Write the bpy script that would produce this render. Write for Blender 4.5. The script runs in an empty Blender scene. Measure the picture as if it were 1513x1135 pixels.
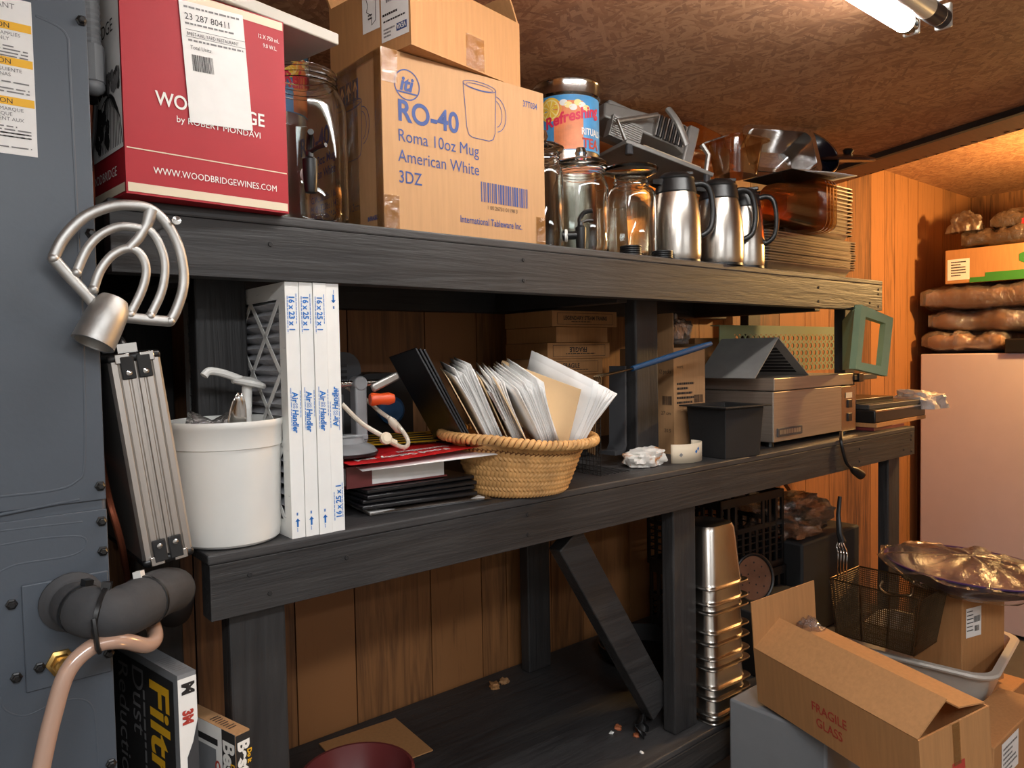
import bpy, math, random
from mathutils import Matrix, Vector, noise as mnoise
R = math.radians
C = bpy.context.scene.collection
rnd = random.Random(7)

# ------------------------------------------------------------------ camera
scene = bpy.context.scene
cam_d = bpy.data.cameras.new('camera')
cam = bpy.data.objects.new('camera', cam_d); C.objects.link(cam)
cam_d.sensor_width = 36.0; cam_d.lens = 36.0 * 1093 / 1513; cam_d.clip_start = 0.02
yaw, pit, rol = R(39.7585), R(-2.3698), R(-1.0556)
_f = Vector((math.sin(yaw)*math.cos(pit), math.cos(yaw)*math.cos(pit), math.sin(pit)))
_r = Vector((math.cos(yaw), -math.sin(yaw), 0)); _u = _r.cross(_f)
_r2 = _r*math.cos(rol) + _u*math.sin(rol); _u2 = -_r*math.sin(rol) + _u*math.cos(rol)
M = Matrix((( _r2.x, _u2.x, -_f.x, 0), (_r2.y, _u2.y, -_f.y, -1.1), (_r2.z, _u2.z, -_f.z, 1.5), (0, 0, 0, 1)))
cam.matrix_world = M
scene.camera = cam

# ------------------------------------------------------------------ world, exposure, lamps out of the frame
w = bpy.data.worlds.new('world'); scene.world = w; w.use_nodes = True
w.node_tree.nodes['Background'].inputs[0].default_value = (0.6, 0.7, 0.9, 1)
w.node_tree.nodes['Background'].inputs[1].default_value = 0.05
scene.view_settings.view_transform = 'Standard'; scene.view_settings.look = 'None'
scene.view_settings.gamma = 1.0; scene.view_settings.use_curve_mapping = False
scene.view_settings.exposure = 0.0
TUBE_W = 40.0        # radiance of the lit fluorescent tube over the aisle
def area(name, loc, rot, sx, sy, power, col):
    d = bpy.data.lights.new(name, 'AREA'); d.shape = 'RECTANGLE'; d.size = sx; d.size_y = sy
    d.energy = power; d.color = col
    o = bpy.data.objects.new(name, d); C.objects.link(o); o.location = loc; o.rotation_euler = rot
    return o
# second fluorescent fitting of the store room, on the ceiling behind the photographer
area('fluorescent_fitting_light', (-0.15, -1.75, 2.19), (0, 0, R(10)), 1.2, 0.16, 41, (0.95, 0.98, 1.0))
area('far_fill_light', (1.3, -2.6, 2.19), (0, 0, 0), 1.2, 0.16, 21, (0.93, 0.97, 1.0))  # unseen fill light, added further back to brighten the dark shelf interior
# warm bulb on the ceiling at the far right end of the room
bd = bpy.data.lights.new('warm_bulb_light', 'POINT'); bd.energy = 130; bd.color = (1.0, 0.60, 0.22); bd.shadow_soft_size = 0.045
bo = bpy.data.objects.new('warm_bulb_light', bd); C.objects.link(bo); bo.location = (4.02, -0.52, 2.12)

# ------------------------------------------------------------------ colour and material helpers
def lin(c):
    c /= 255.0
    return c/12.92 if c <= 0.04045 else ((c+0.055)/1.055)**2.4
def rgb(r, g, b): return (lin(r), lin(g), lin(b), 1.0)
def shade(c, k): return tuple(min(1, x*k) for x in c[:3]) + (1.0,)

class NT:
    def __init__(s, name):
        s.m = bpy.data.materials.new(name); s.m.use_nodes = True
        s.t = s.m.node_tree; s.n = s.t.nodes; s.n.clear()
        s.out = s.n.new('ShaderNodeOutputMaterial')
    def new(s, k, **kw):
        x = s.n.new(k)
        for a, v in kw.items(): setattr(x, a, v)
        return x
    def ln(s, a, b): s.t.links.new(a, b)
    def bsdf(s, base=None, rough=0.5, metal=0.0, spec=0.5, **kw):
        b = s.new('ShaderNodeBsdfPrincipled')
        if base: b.inputs['Base Color'].default_value = base
        b.inputs['Roughness'].default_value = rough; b.inputs['Metallic'].default_value = metal
        b.inputs['Specular IOR Level'].default_value = spec
        for k, v in kw.items(): b.inputs[k].default_value = v
        s.ln(b.outputs[0], s.out.inputs[0]); return b
    def coords(s, scale=(1, 1, 1), rot=(0, 0, 0)):
        tc = s.new('ShaderNodeTexCoord'); mp = s.new('ShaderNodeMapping')
        mp.inputs['Scale'].default_value = scale; mp.inputs['Rotation'].default_value = rot
        s.ln(tc.outputs['Object'], mp.inputs[0]); return mp.outputs[0]
    def noise(s, vec, scale=5, detail=4, rough=0.55, dist=0.0):
        x = s.new('ShaderNodeTexNoise'); x.inputs['Scale'].default_value = scale
        x.inputs['Detail'].default_value = detail; x.inputs['Roughness'].default_value = rough
        x.inputs['Distortion'].default_value = dist
        s.ln(vec, x.inputs['Vector']); return x.outputs['Fac']
    def ramp(s, fac, stops):
        x = s.new('ShaderNodeValToRGB'); e = x.color_ramp.elements
        while len(e) < len(stops): e.new(0.5)
        for i, (p, c) in enumerate(stops): e[i].position = p; e[i].color = c
        s.ln(fac, x.inputs[0]); return x.outputs[0]
    def bump(s, h, strength, dist, b):
        x = s.new('ShaderNodeBump'); x.inputs['Strength'].default_value = strength; x.inputs['Distance'].default_value = dist
        s.ln(h, x.inputs['Height']); s.ln(x.outputs[0], b.inputs['Normal'])

def pm(name, base, rough=0.5, metal=0.0, var=0.12, nscale=12.0, bump=0.0, bscale=60.0, stretch=(1, 1, 1), spec=0.5, **kw):
    t = NT(name); b = t.bsdf(base, rough, metal, spec, **kw)
    v = t.coords(stretch)
    n = t.noise(v, nscale, 5)
    t.ln(t.ramp(n, [(0.3, shade(base, 1-var)), (0.7, shade(base, 1+var))]), b.inputs['Base Color'])
    if bump: t.bump(t.noise(v, bscale, 3), bump, 0.002, b)
    return t.m

def black_wood(name, axis, k=1.0):
    st = [1.0, 1.0, 1.0]; st[axis] = 0.06
    t = NT(name); b = t.bsdf(None, 0.52, 0, 0.45)
    v = t.coords(tuple(st)); n1 = t.noise(v, 26, 6, 0.6, 1.6); n2 = t.noise(v, 150, 3, 0.6)
    big = t.noise(t.coords((1, 1, 1)), 3.2, 3)
    hb = t.new('ShaderNodeMath', operation='MULTIPLY'); t.ln(big, hb.inputs[0]); hb.inputs[1].default_value = 0.5
    mx = t.new('ShaderNodeMath', operation='MULTIPLY_ADD'); t.ln(n1, mx.inputs[0]); mx.inputs[1].default_value = 0.5; t.ln(hb.outputs[0], mx.inputs[2])
    t.ln(t.ramp(mx.outputs[0], [(0.36, shade(rgb(35, 34, 35), k)), (0.64, shade(rgb(55, 54, 54), k))]), b.inputs['Base Color'])
    hs = t.new('ShaderNodeMath', operation='ADD'); t.ln(n1, hs.inputs[0])
    h2 = t.new('ShaderNodeMath', operation='MULTIPLY'); t.ln(n2, h2.inputs[0]); h2.inputs[1].default_value = 0.35
    t.ln(h2.outputs[0], hs.inputs[1])
    t.bump(hs.outputs[0], 0.55, 0.004, b)
    rr = t.new('ShaderNodeMapRange'); t.ln(n1, rr.inputs[0]); rr.inputs[3].default_value = 0.36; rr.inputs[4].default_value = 0.66
    t.ln(rr.outputs[0], b.inputs['Roughness'])
    return t.m

def osb_mat(name, c0, c1, c2):
    t = NT(name); b = t.bsdf(None, 0.62, 0, 0.4)
    cols = None; hts = None
    for i, (ang, sc) in enumerate(((12, 1.0), (64, 0.9), (-35, 1.15), (100, 1.05))):
        v = t.coords((1, 1, 1), (0, 0, R(ang)))
        mp = t.new('ShaderNodeMapping'); mp.inputs['Scale'].default_value = (17*sc, 95*sc, 1); t.ln(v, mp.inputs[0])
        ds = t.noise(v, 14, 2)
        ad = t.new('ShaderNodeVectorMath', operation='ADD'); t.ln(mp.outputs[0], ad.inputs[0])
        cb = t.new('ShaderNodeCombineXYZ'); t.ln(ds, cb.inputs[0]); t.ln(ds, cb.inputs[1]); t.ln(cb.outputs[0], ad.inputs[1])
        vo = t.new('ShaderNodeTexVoronoi'); vo.inputs['Scale'].default_value = 1.0; t.ln(ad.outputs[0], vo.inputs['Vector'])
        sp = t.new('ShaderNodeSeparateColor'); t.ln(vo.outputs['Color'], sp.inputs[0])
        if cols is None: cols, hts = sp.outputs[0], sp.outputs[1]
        else:
            gt = t.new('ShaderNodeMath', operation='GREATER_THAN'); t.ln(sp.outputs[1], gt.inputs[0]); t.ln(hts, gt.inputs[1])
            m1 = t.new('ShaderNodeMix'); m1.data_type = 'FLOAT'; t.ln(gt.outputs[0], m1.inputs[0]); t.ln(cols, m1.inputs[2]); t.ln(sp.outputs[0], m1.inputs[3])
            mxx = t.new('ShaderNodeMath', operation='MAXIMUM'); t.ln(sp.outputs[1], mxx.inputs[0]); t.ln(hts, mxx.inputs[1])
            cols, hts = m1.outputs[0], mxx.outputs[0]
    fine = t.noise(t.coords((1, 1, 1)), 90, 4)
    ad = t.new('ShaderNodeMath', operation='MULTIPLY_ADD'); t.ln(fine, ad.inputs[0]); ad.inputs[1].default_value = 0.35; t.ln(cols, ad.inputs[2])
    t.ln(t.ramp(ad.outputs[0], [(0.12, c0), (0.5, c1), (1.0, c2)]), b.inputs['Base Color'])
    hh = t.new('ShaderNodeMath', operation='ADD'); t.ln(cols, hh.inputs[0]); t.ln(fine, hh.inputs[1])
    t.bump(hh.outputs[0], 0.4, 0.002, b)
    return t.m

def panel_mat(name, dark, light):
    t = NT(name); b = t.bsdf(None, 0.5, 0, 0.4)
    v = t.coords((9, 9, 0.7)); n = t.noise(v, 2.2, 6, 0.6, 2.4)
    n2 = t.noise(t.coords((60, 60, 1.5)), 3, 3)
    at = t.new('ShaderNodeAttribute'); at.attribute_name = 'plank'
    a1 = t.new('ShaderNodeMath', operation='MULTIPLY_ADD'); t.ln(n2, a1.inputs[0]); a1.inputs[1].default_value = 0.35; t.ln(n, a1.inputs[2])
    a2 = t.new('ShaderNodeMath', operation='MULTIPLY_ADD'); t.ln(at.outputs['Fac'], a2.inputs[0]); a2.inputs[1].default_value = 0.45; t.ln(a1.outputs[0], a2.inputs[2])
    t.ln(t.ramp(a2.outputs[0], [(0.5, dark), (1.05, light)]), b.inputs['Base Color'])
    t.bump(n, 0.15, 0.002, b)
    return t.m

def film(name, tint, gloss=0.12, rough=0.12, haze=0.0, hazecol=(1, 1, 1, 1), wr=9.0, bump=0.8, iorv=1.5):
    """thin clear plastic: see-through with a glossy surface and a little milky haze"""
    t = NT(name)
    tr = t.new('ShaderNodeBsdfTransparent'); tr.inputs[0].default_value = tint
    gl = t.new('ShaderNodeBsdfGlossy'); gl.inputs['Roughness'].default_value = rough
    df = t.new('ShaderNodeBsdfDiffuse'); df.inputs[0].default_value = hazecol
    m1 = t.new('ShaderNodeMixShader'); m1.inputs[0].default_value = haze
    t.ln(tr.outputs[0], m1.inputs[1]); t.ln(df.outputs[0], m1.inputs[2])
    fr = t.new('ShaderNodeFresnel'); fr.inputs[0].default_value = iorv
    ad = t.new('ShaderNodeMath', operation='ADD'); t.ln(fr.outputs[0], ad.inputs[0]); ad.inputs[1].default_value = gloss; ad.use_clamp = True
    m2 = t.new('ShaderNodeMixShader'); t.ln(ad.outputs[0], m2.inputs[0]); t.ln(m1.outputs[0], m2.inputs[1]); t.ln(gl.outputs[0], m2.inputs[2])
    if bump:
        bp = t.new('ShaderNodeBump'); bp.inputs['Strength'].default_value = bump; bp.inputs['Distance'].default_value = 0.01
        t.ln(t.noise(t.coords((1, 1, 1)), wr, 5, 0.6, 1.5), bp.inputs['Height'])
        t.ln(bp.outputs[0], gl.inputs['Normal']); t.ln(bp.outputs[0], fr.inputs['Normal']); t.ln(bp.outputs[0], df.inputs['Normal'])
    t.ln(m2.outputs[0], t.out.inputs[0])
    return t.m

def glow(name, col, k):
    t = NT(name); e = t.new('ShaderNodeEmission'); e.inputs[0].default_value = col; e.inputs[1].default_value = k
    t.ln(e.outputs[0], t.out.inputs[0]); return t.m

BWD = black_wood('paler_black_deck', 0, 1.45)  # deck boards use the same black wood in a paler tone
BWX = black_wood('black_wood_long', 0); BWY = black_wood('black_wood_cross', 1); BWZ = black_wood('black_wood_post', 2)
OSB = osb_mat('osb_board', rgb(148, 105, 79), rgb(167, 119, 86), rgb(190, 144, 108))
PANEL = panel_mat('stained_panel', rgb(66, 44, 31), rgb(150, 102, 62))
PLASTER = pm('pale_painted_wall', rgb(186, 186, 184), 0.7, var=0.04, nscale=3)
CONC = pm('concrete', rgb(78, 75, 72), 0.8, var=0.2, nscale=4, bump=0.2)
FURN = pm('slate_enamel', rgb(72, 79, 88), 0.42, var=0.04, nscale=6, bump=0.12, bscale=70)
WHITE = pm('white_plastic', rgb(222, 221, 216), 0.4, var=0.03)
PAPER = pm('white_paper', rgb(234, 232, 229), 0.75, var=0.03, nscale=40)
CARTONW = pm('white_card', rgb(238, 237, 233), 0.65, var=0.03, nscale=25)
CARD = pm('cardboard', rgb(177, 134, 92), 0.72, var=0.06, nscale=10, bump=0.12, bscale=14, stretch=(14, 14, 1))
CARD2 = pm('brown_cardboard', rgb(176, 126, 78), 0.74, var=0.08, nscale=9, bump=0.12, bscale=14, stretch=(14, 14, 1))
CARDIN = pm('cardboard_inside', rgb(150, 104, 62), 0.8, var=0.08)
TAPE = film('clear_packing_tape', (0.9, 0.78, 0.58, 1), 0.06, 0.12, 0.25, rgb(190, 140, 80), 30, 0.5)
RED = pm('red_print', rgb(166, 22, 36), 0.6, var=0.05, nscale=16)
CREAM = pm('cream_print', rgb(226, 210, 184), 0.65, var=0.03)
BLACKP = pm('black_plastic', rgb(22, 22, 23), 0.35, var=0.15)
BLACKM = pm('matt_black', rgb(28, 28, 29), 0.7, var=0.15)
DARKV = pm('black_vinyl', rgb(24, 24, 27), 0.3, var=0.15, bump=0.1, bscale=40)
FOAM = pm('black_foam', rgb(58, 58, 60), 0.8, var=0.12, nscale=20, bump=0.3, bscale=60)
STEEL = pm('brushed_steel', rgb(190, 184, 176), 0.27, 1.0, var=0.06, nscale=8, bump=0.03, bscale=20, stretch=(40, 40, 1))
STEELX = pm('brushed_steel_sheet', rgb(178, 166, 152), 0.42, 0.75, var=0.14, nscale=5, bump=0.03, bscale=20, stretch=(1, 1, 40))
CHROME = pm('chrome', rgb(205, 203, 200), 0.14, 1.0, var=0.03)
ALU = pm('cast_aluminium', rgb(186, 184, 180), 0.48, 1.0, var=0.1, nscale=30, bump=0.2, bscale=80)
ALUP = pm('painted_grey_metal', rgb(158, 156, 152), 0.45, 0.35, var=0.08, nscale=20, bump=0.15, bscale=90)
ALUS = pm('aluminium_profile', rgb(190, 184, 178), 0.38, 1.0, var=0.06, nscale=6, stretch=(30, 1, 1))
PAN = pm('aluminium_pan', rgb(178, 170, 160), 0.42, 1.0, var=0.12, nscale=12)
BRASS = pm('brass', rgb(196, 160, 96), 0.3, 1.0, var=0.08)
BRASSD = pm('worn_brass_wire', rgb(104, 86, 64), 0.4, 1.0, var=0.2)
COPPERT = pm('copper_line', rgb(164, 92, 66), 0.4, 0.8, var=0.12)
INKB = pm('blue_ink', rgb(40, 64, 122), 0.6, var=0.05)
INKC = pm('cyan_blue_ink', rgb(22, 110, 190), 0.6, var=0.05)
INKK = pm('black_ink', rgb(38, 36, 36), 0.6, var=0.05)
INKG = pm('grey_ink', rgb(120, 118, 118), 0.6, var=0.05)
INKR = pm('red_ink', rgb(178, 60, 48), 0.6, var=0.05)
INKW = pm('white_ink', rgb(236, 234, 228), 0.6, var=0.02)
YEL = pm('yellow_print', rgb(236, 178, 34), 0.55, var=0.04)
ORANGEP = pm('orange_plastic', rgb(214, 76, 26), 0.35, var=0.05)
GREENP = pm('green_enamel', rgb(140, 160, 126), 0.42, var=0.06, nscale=8)
GREENI = pm('green_ink', rgb(52, 122, 48), 0.6, var=0.05)
MANILA = pm('manila_card', rgb(232, 198, 152), 0.7, var=0.04)
BLUEP = pm('blue_vinyl_grip', rgb(24, 62, 98), 0.4, var=0.08)
PURPLE = pm('purple_plastic', rgb(62, 34, 84), 0.35, var=0.06)
MAROON = pm('maroon_plastic', rgb(112, 48, 48), 0.35, var=0.08)
GREYP = pm('grey_plastic', rgb(128, 130, 133), 0.45, var=0.05)
GREYD = pm('dark_grey_plastic', rgb(62, 63, 66), 0.5, var=0.08)
FRIDGE = pm('appliance_enamel', rgb(198, 182, 186), 0.38, var=0.02)
GLASS = NT('clear_glass'); GLASS.bsdf((0.93, 0.97, 0.95, 1), 0.02, 0, 0.5, **{'Transmission Weight': 1.0, 'IOR': 1.46}); GLASS = GLASS.m
POLY = film('clear_polycarbonate', (0.84, 0.81, 0.74, 1), 0.02, 0.12, 0.05, rgb(200, 190, 170), 4, 0.1, 1.35)
AMBER = film('amber_polycarbonate', (0.72, 0.47, 0.24, 1), 0.05, 0.12, 0.10, rgb(170, 96, 40), 4, 0.1, 1.5)
BAG = film('clear_plastic_bag', (0.93, 0.91, 0.90, 1), 0.13, 0.13, 0.08, rgb(225, 215, 210), 26, 1.0, 1.45)
BAGW = film('white_plastic_bag', (0.9, 0.9, 0.9, 1), 0.05, 0.3, 0.62, rgb(228, 222, 220), 22, 1.0, 1.45)
BAGG = film('smoky_plastic_bag', (0.62, 0.55, 0.5, 1), 0.12, 0.18, 0.18, rgb(150, 128, 112), 18, 1.0, 1.5)
TUBING = film('clear_vinyl_tubing', (0.95, 0.86, 0.78, 1), 0.08, 0.2, 0.72, rgb(206, 168, 146), 4, 0.0, 1.45)
TUBC = film('milky_vinyl_tubing', (0.95, 0.92, 0.86, 1), 0.08, 0.2, 0.75, rgb(232, 220, 200), 4, 0.0, 1.45)
MILKY = film('milky_polyethylene', (0.9, 0.88, 0.84, 1), 0.05, 0.35, 0.8, rgb(206, 200, 190), 6, 0.1, 1.45)
WOODW = pm('raw_lumber', rgb(196, 130, 78), 0.65, var=0.15, nscale=10, stretch=(12, 12, 0.6))
STRAW = pm('seagrass', rgb(206, 156, 96), 0.62, var=0.28, nscale=26)
STRAWD = pm('seagrass_dark', rgb(120, 76, 38), 0.7, var=0.2, nscale=26)
FILTERM = pm('filter_media', rgb(190, 190, 194), 0.9, var=0.12, nscale=60)
TUBEON = glow('lit_fluorescent_tube', (1.0, 0.98, 0.96, 1), TUBE_W)
TUBEOFF = pm('dead_fluorescent_tube', rgb(220, 222, 214), 0.3, var=0.04)

# ------------------------------------------------------------------ mesh helpers
def T(x, y, z): return Matrix.Translation((x, y, z))
def RX(a): return Matrix.Rotation(R(a), 4, 'X')
def RY(a): return Matrix.Rotation(R(a), 4, 'Y')
def RZ(a): return Matrix.Rotation(R(a), 4, 'Z')
def frame(o, x, y):
    """matrix with origin o, local x and y along the given directions"""
    x = Vector(x).normalized(); y = Vector(y); y = (y - x*y.dot(x)).normalized(); z = x.cross(y); o = Vector(o)
    return Matrix(((x.x, y.x, z.x, o.x), (x.y, y.y, z.y, o.y), (x.z, y.z, z.z, o.z), (0, 0, 0, 1)))

class MB:
    def __init__(s, M=None): s.v = []; s.f = []; s.mi = []; s.mats = []; s.M = M or Matrix.Identity(4)
    def midx(s, m):
        if m not in s.mats: s.mats.append(m)
        return s.mats.index(m)
    def add(s, vs, fs, mat, M=None):
        k = len(s.v); MM = s.M @ M if M is not None else s.M
        s.v += [MM @ Vector(v) for v in vs]; i = s.midx(mat)
        for f in fs: s.f.append([k + j for j in f]); s.mi.append(i)
        return s
    def box(s, x0, x1, y0, y1, z0, z1, mat, M=None, taper=None):
        tx, ty = taper or (0, 0)       # how far the bottom is drawn in on each side
        vs = [(x0+tx, y0+ty, z0), (x1-tx, y0+ty, z0), (x1-tx, y1-ty, z0), (x0+tx, y1-ty, z0), (x0, y0, z1), (x1, y0, z1), (x1, y1, z1), (x0, y1, z1)]
        return s.add(vs, [(0, 3, 2, 1), (4, 5, 6, 7), (0, 1, 5, 4), (1, 2, 6, 5), (2, 3, 7, 6), (3, 0, 4, 7)], mat, M)
    def tube(s, pts, r, mat, n=10, closed=False, M=None, flat=1.0, up=None):
        pts = [Vector(p) for p in pts]; m = len(pts)
        rr = r if isinstance(r, (list, tuple)) else [r]*m
        vs = []; prev = None
        for i, p in enumerate(pts):
            a = pts[(i-1) % m] if (closed or i > 0) else p
            b = pts[(i+1) % m] if (closed or i < m-1) else p
            t = (b - a).normalized()
            if prev is None:
                ref = Vector(up) if up else (Vector((0, 0, 1)) if abs(t.z) < 0.9 else Vector((1, 0, 0)))
                u = (ref - t*ref.dot(t)).normalized()
            else: u = (prev - t*prev.dot(t)).normalized()
            prev = u; q = t.cross(u)
            for k in range(n):
                an = 2*math.pi*k/n
                vs.append(p + (u*math.cos(an)*flat + q*math.sin(an))*rr[i])
        fs = []
        for i in range(m if closed else m-1):
            j = (i+1) % m
            for k in range(n): fs.append((i*n+k, i*n+(k+1) % n, j*n+(k+1) % n, j*n+k))
        if not closed: fs.append(tuple(range(n-1, -1, -1))); fs.append(tuple((m-1)*n+k for k in range(n)))
        return s.add(vs, fs, mat, M)
    def lathe(s, prof, mat, M=None, n=36, cap0=True, cap1=True):
        vs = []; fs = []
        for r_, z in prof:
            for k in range(n): a = 2*math.pi*k/n; vs.append((r_*math.cos(a), r_*math.sin(a), z))
        for i in range(len(prof)-1):
            for k in range(n): fs.append((i*n+k, i*n+(k+1) % n, (i+1)*n+(k+1) % n, (i+1)*n+k))
        if cap0: fs.append(tuple(range(n-1, -1, -1)))
        if cap1: fs.append(tuple((len(prof)-1)*n+k for k in range(n)))
        return s.add(vs, fs, mat, M)
    def prism(s, poly, z0, z1, mat, M=None):
        n = len(poly); vs = [(x, y, z0) for x, y in poly] + [(x, y, z1) for x, y in poly]
        fs = [tuple(range(n-1, -1, -1)), tuple(range(n, 2*n))] + [(i, (i+1) % n, n+(i+1) % n, n+i) for i in range(n)]
        return s.add(vs, fs, mat, M)
    def loft(s, rings, mat, M=None, cap0=True, cap1=True):
        n = len(rings[0]); vs = [p for r_ in rings for p in r_]; fs = []
        for i in range(len(rings)-1):
            for k in range(n): fs.append((i*n+k, i*n+(k+1) % n, (i+1)*n+(k+1) % n, (i+1)*n+k))
        if cap0: fs.append(tuple(range(n-1, -1, -1)))
        if cap1: fs.append(tuple((len(rings)-1)*n+k for k in range(n)))
        return s.add(vs, fs, mat, M)
    def grid(s, fn, nu, nv, mat, M=None, thick=0.0):
        vs = [fn(i/nu, j/nv) for j in range(nv+1) for i in range(nu+1)]
        fs = [(j*(nu+1)+i, j*(nu+1)+i+1, (j+1)*(nu+1)+i+1, (j+1)*(nu+1)+i) for j in range(nv) for i in range(nu)]
        return s.add(vs, fs, mat, M)
    def sphere(s, c, r, mat, n=14, sc=(1, 1, 1), M=None):
        prof = [(max(1e-4, r*math.sin(math.pi*i/(n//2))), -r*math.cos(math.pi*i/(n//2))) for i in range(n//2+1)]
        MM = T(*c) @ Matrix.Diagonal((sc[0], sc[1], sc[2], 1))
        return s.lathe(prof, mat, (M @ MM) if M is not None else MM, n)
    def text(s, body, size, mat, M, align='LEFT', bold=0.0, sx=1.0, shear=0.0, flip=False):
        cu = bpy.data.curves.new('lettering', 'FONT'); cu.body = body; cu.size = size; cu.align_x = align
        cu.offset = bold; cu.shear = shear; cu.resolution_u = 2 if size < 0.02 else 5; cu.fill_mode = 'FRONT'
        o = bpy.data.objects.new('lettering', cu); me = o.to_mesh()
        vs = [(v.co.x*sx, v.co.y, 0) for v in me.vertices]; fs = [tuple(p.vertices) for p in me.polygons]
        o.to_mesh_clear(); bpy.data.objects.remove(o); bpy.data.curves.remove(cu)
        return s.add(vs, fs, mat, M)
    def rect(s, x0, x1, y0, y1, mat, M, z=0.0):
        return s.add([(x0, y0, z), (x1, y0, z), (x1, y1, z), (x0, y1, z)], [(0, 1, 2, 3)], mat, M)
    def barcode(s, x0, x1, y0, y1, mat, M, seed=1, z=0.0, vertical=True):
        q = random.Random(seed); x = x0
        while x < x1:
            wd = (x1-x0)*q.choice((.014, .022, .036)); s.rect(x, min(x+wd, x1), y0, y1, mat, M, z); x += wd + (x1-x0)*q.choice((.016, .028))
        return s
    def lines(s, x0, x1, y1, n, dy, h, mat, M, seed=2, z=0.0):
        """rows of tiny illegible print"""
        q = random.Random(seed)
        for i in range(n):
            x = x0
            xe = x1 - (x1-x0)*q.choice((0, 0, .1, .35))
            while x < xe:
                wd = (x1-x0)*q.uniform(.04, .13); s.rect(x, min(x+wd, xe), y1-i*dy-h, y1-i*dy, mat, M, z); x += wd + (x1-x0)*.018
        return s
    def ring2(s, cx, cy, rx, ry, wd, mat, M, z=0.0, n=36, a0=0, a1=360):
        vs = []; 
        for k in range(n+1):
            a = R(a0 + (a1-a0)*k/n)
            vs.append((cx+rx*math.cos(a), cy+ry*math.sin(a), z)); vs.append((cx+(rx-wd)*math.cos(a), cy+(ry-wd)*math.sin(a), z))
        return s.add(vs, [(2*k, 2*k+2, 2*k+3, 2*k+1) for k in range(n)], mat, M)
    def stroke(s, pts, wd, mat, M, z=0.0):
        """flat line of print"""
        for (a, b) in zip(pts, pts[1:]):
            d = Vector((b[0]-a[0], b[1]-a[1])); 
            if d.length < 1e-6: continue
            d.normalize(); nx, ny = -d.y*wd/2, d.x*wd/2; e = d*wd*0.3
            s.add([(a[0]+nx-e.x, a[1]+ny-e.y, z), (a[0]-nx-e.x, a[1]-ny-e.y, z), (b[0]-nx+e.x, b[1]-ny+e.y, z), (b[0]+nx+e.x, b[1]+ny+e.y, z)], [(0, 1, 2, 3)], mat, M)
        return s
    def build(s, name, parent=None, smooth=35, bevel=0.0, seg=2, solid=0.0, sub=0):
        me = bpy.data.meshes.new(name)
        vs = s.v
        me.from_pydata([tuple(v) for v in vs], [], s.f)
        for m in s.mats: me.materials.append(m)
        me.polygons.foreach_set('material_index', s.mi)
        if smooth:
            me.polygons.foreach_set('use_smooth', [True]*len(me.polygons)); me.set_sharp_from_angle(angle=R(smooth))
        me.update()
        o = bpy.data.objects.new(name, me); C.objects.link(o)
        if parent is not None: o.parent = parent
        if solid:
            q = o.modifiers.new('thickness', 'SOLIDIFY'); q.thickness = solid; q.offset = 0
        if bevel:
            q = o.modifiers.new('bevel', 'BEVEL'); q.width = bevel; q.segments = seg; q.limit_method = 'ANGLE'; q.angle_limit = R(40)
        if sub:
            q = o.modifiers.new('sub', 'SUBSURF'); q.levels = sub; q.render_levels = sub
        return o

def thing(name, label, cat, loc=(0, 0, 0), rotz=0, group=None, M=None):
    o = bpy.data.objects.new(name, None); C.objects.link(o); o.empty_display_size = 0.05
    if M is not None: o.matrix_world = M
    else: o.location = loc; o.rotation_euler = (0, 0, R(rotz))
    o['label'] = label; o['category'] = cat
    if group: o['group'] = group
    return o
def tag(o, label, cat, group=None, kind=None):
    o['label'] = label; o['category'] = cat
    if group: o['group'] = group
    if kind: o['kind'] = kind
    return o
def struct(o): o['kind'] = 'structure'; return o
def world_mb(root):
    """builder whose coordinates are given in the room's frame, stored in the thing's own"""
    return MB(root.matrix_basis.inverted())
def dup(root, loc=None, label=None, rot=None, M=None):
    r = root.copy(); C.objects.link(r)
    if M is not None: r.matrix_world = M
    if loc is not None: r.location = loc
    if rot is not None: r.rotation_euler = rot
    if label: r['label'] = label
    for ch in list(root.children):
        c = ch.copy(); C.objects.link(c); c.parent = r
        for g in ch.children:
            d = g.copy(); C.objects.link(d); d.parent = c
    return r
def single(mb_fn, name, label, cat, loc, rotz=0, group=None, M=None, kind=None, **kw):
    """a thing that is one mesh, built about its own base"""
    mb = MB(); mb_fn(mb); o = mb.build(name, **kw)
    if M is not None: o.matrix_world = M
    else: o.location = loc; o.rotation_euler = (0, 0, R(rotz))
    return tag(o, label, cat, group, kind)
def smoothpts(pts, k=5, closed=False):
    """Catmull-Rom through the points"""
    P = [Vector(p) for p in pts]; n = len(P); out = []
    for i in range(n if closed else n-1):
        if closed: a, b, c, d = P[i-1], P[i], P[(i+1) % n], P[(i+2) % n]
        else: a, b, c, d = P[max(i-1, 0)], P[i], P[i+1], P[min(i+2, n-1)]
        for j in range(k):
            t = j/k
            out.append(0.5*((2*b) + (c-a)*t + (2*a-5*b+4*c-d)*t*t + (3*b-a-3*c+d)*t**3))
    if not closed: out.append(P[-1])
    return out
def rrect(w, d, r, n=5, cx=0, cy=0):
    pts = []
    for (sx, sy, a0) in ((1, 1, 0), (-1, 1, 90), (-1, -1, 180), (1, -1, 270)):
        for k in range(n+1):
            a = R(a0 + 90*k/n); pts.append((cx+sx*(w/2-r)+r*math.cos(a), cy+sy*(d/2-r)+r*math.sin(a)))
    return pts
def ringz(poly, z): return [(x, y, z) for x, y in poly]
def ordinal(i): return ['first', 'second', 'third', 'fourth', 'fifth', 'sixth', 'seventh', 'eighth', 'ninth', 'tenth', 'eleventh', 'twelfth', 'thirteenth', 'fourteenth', 'fifteenth'][i]

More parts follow.
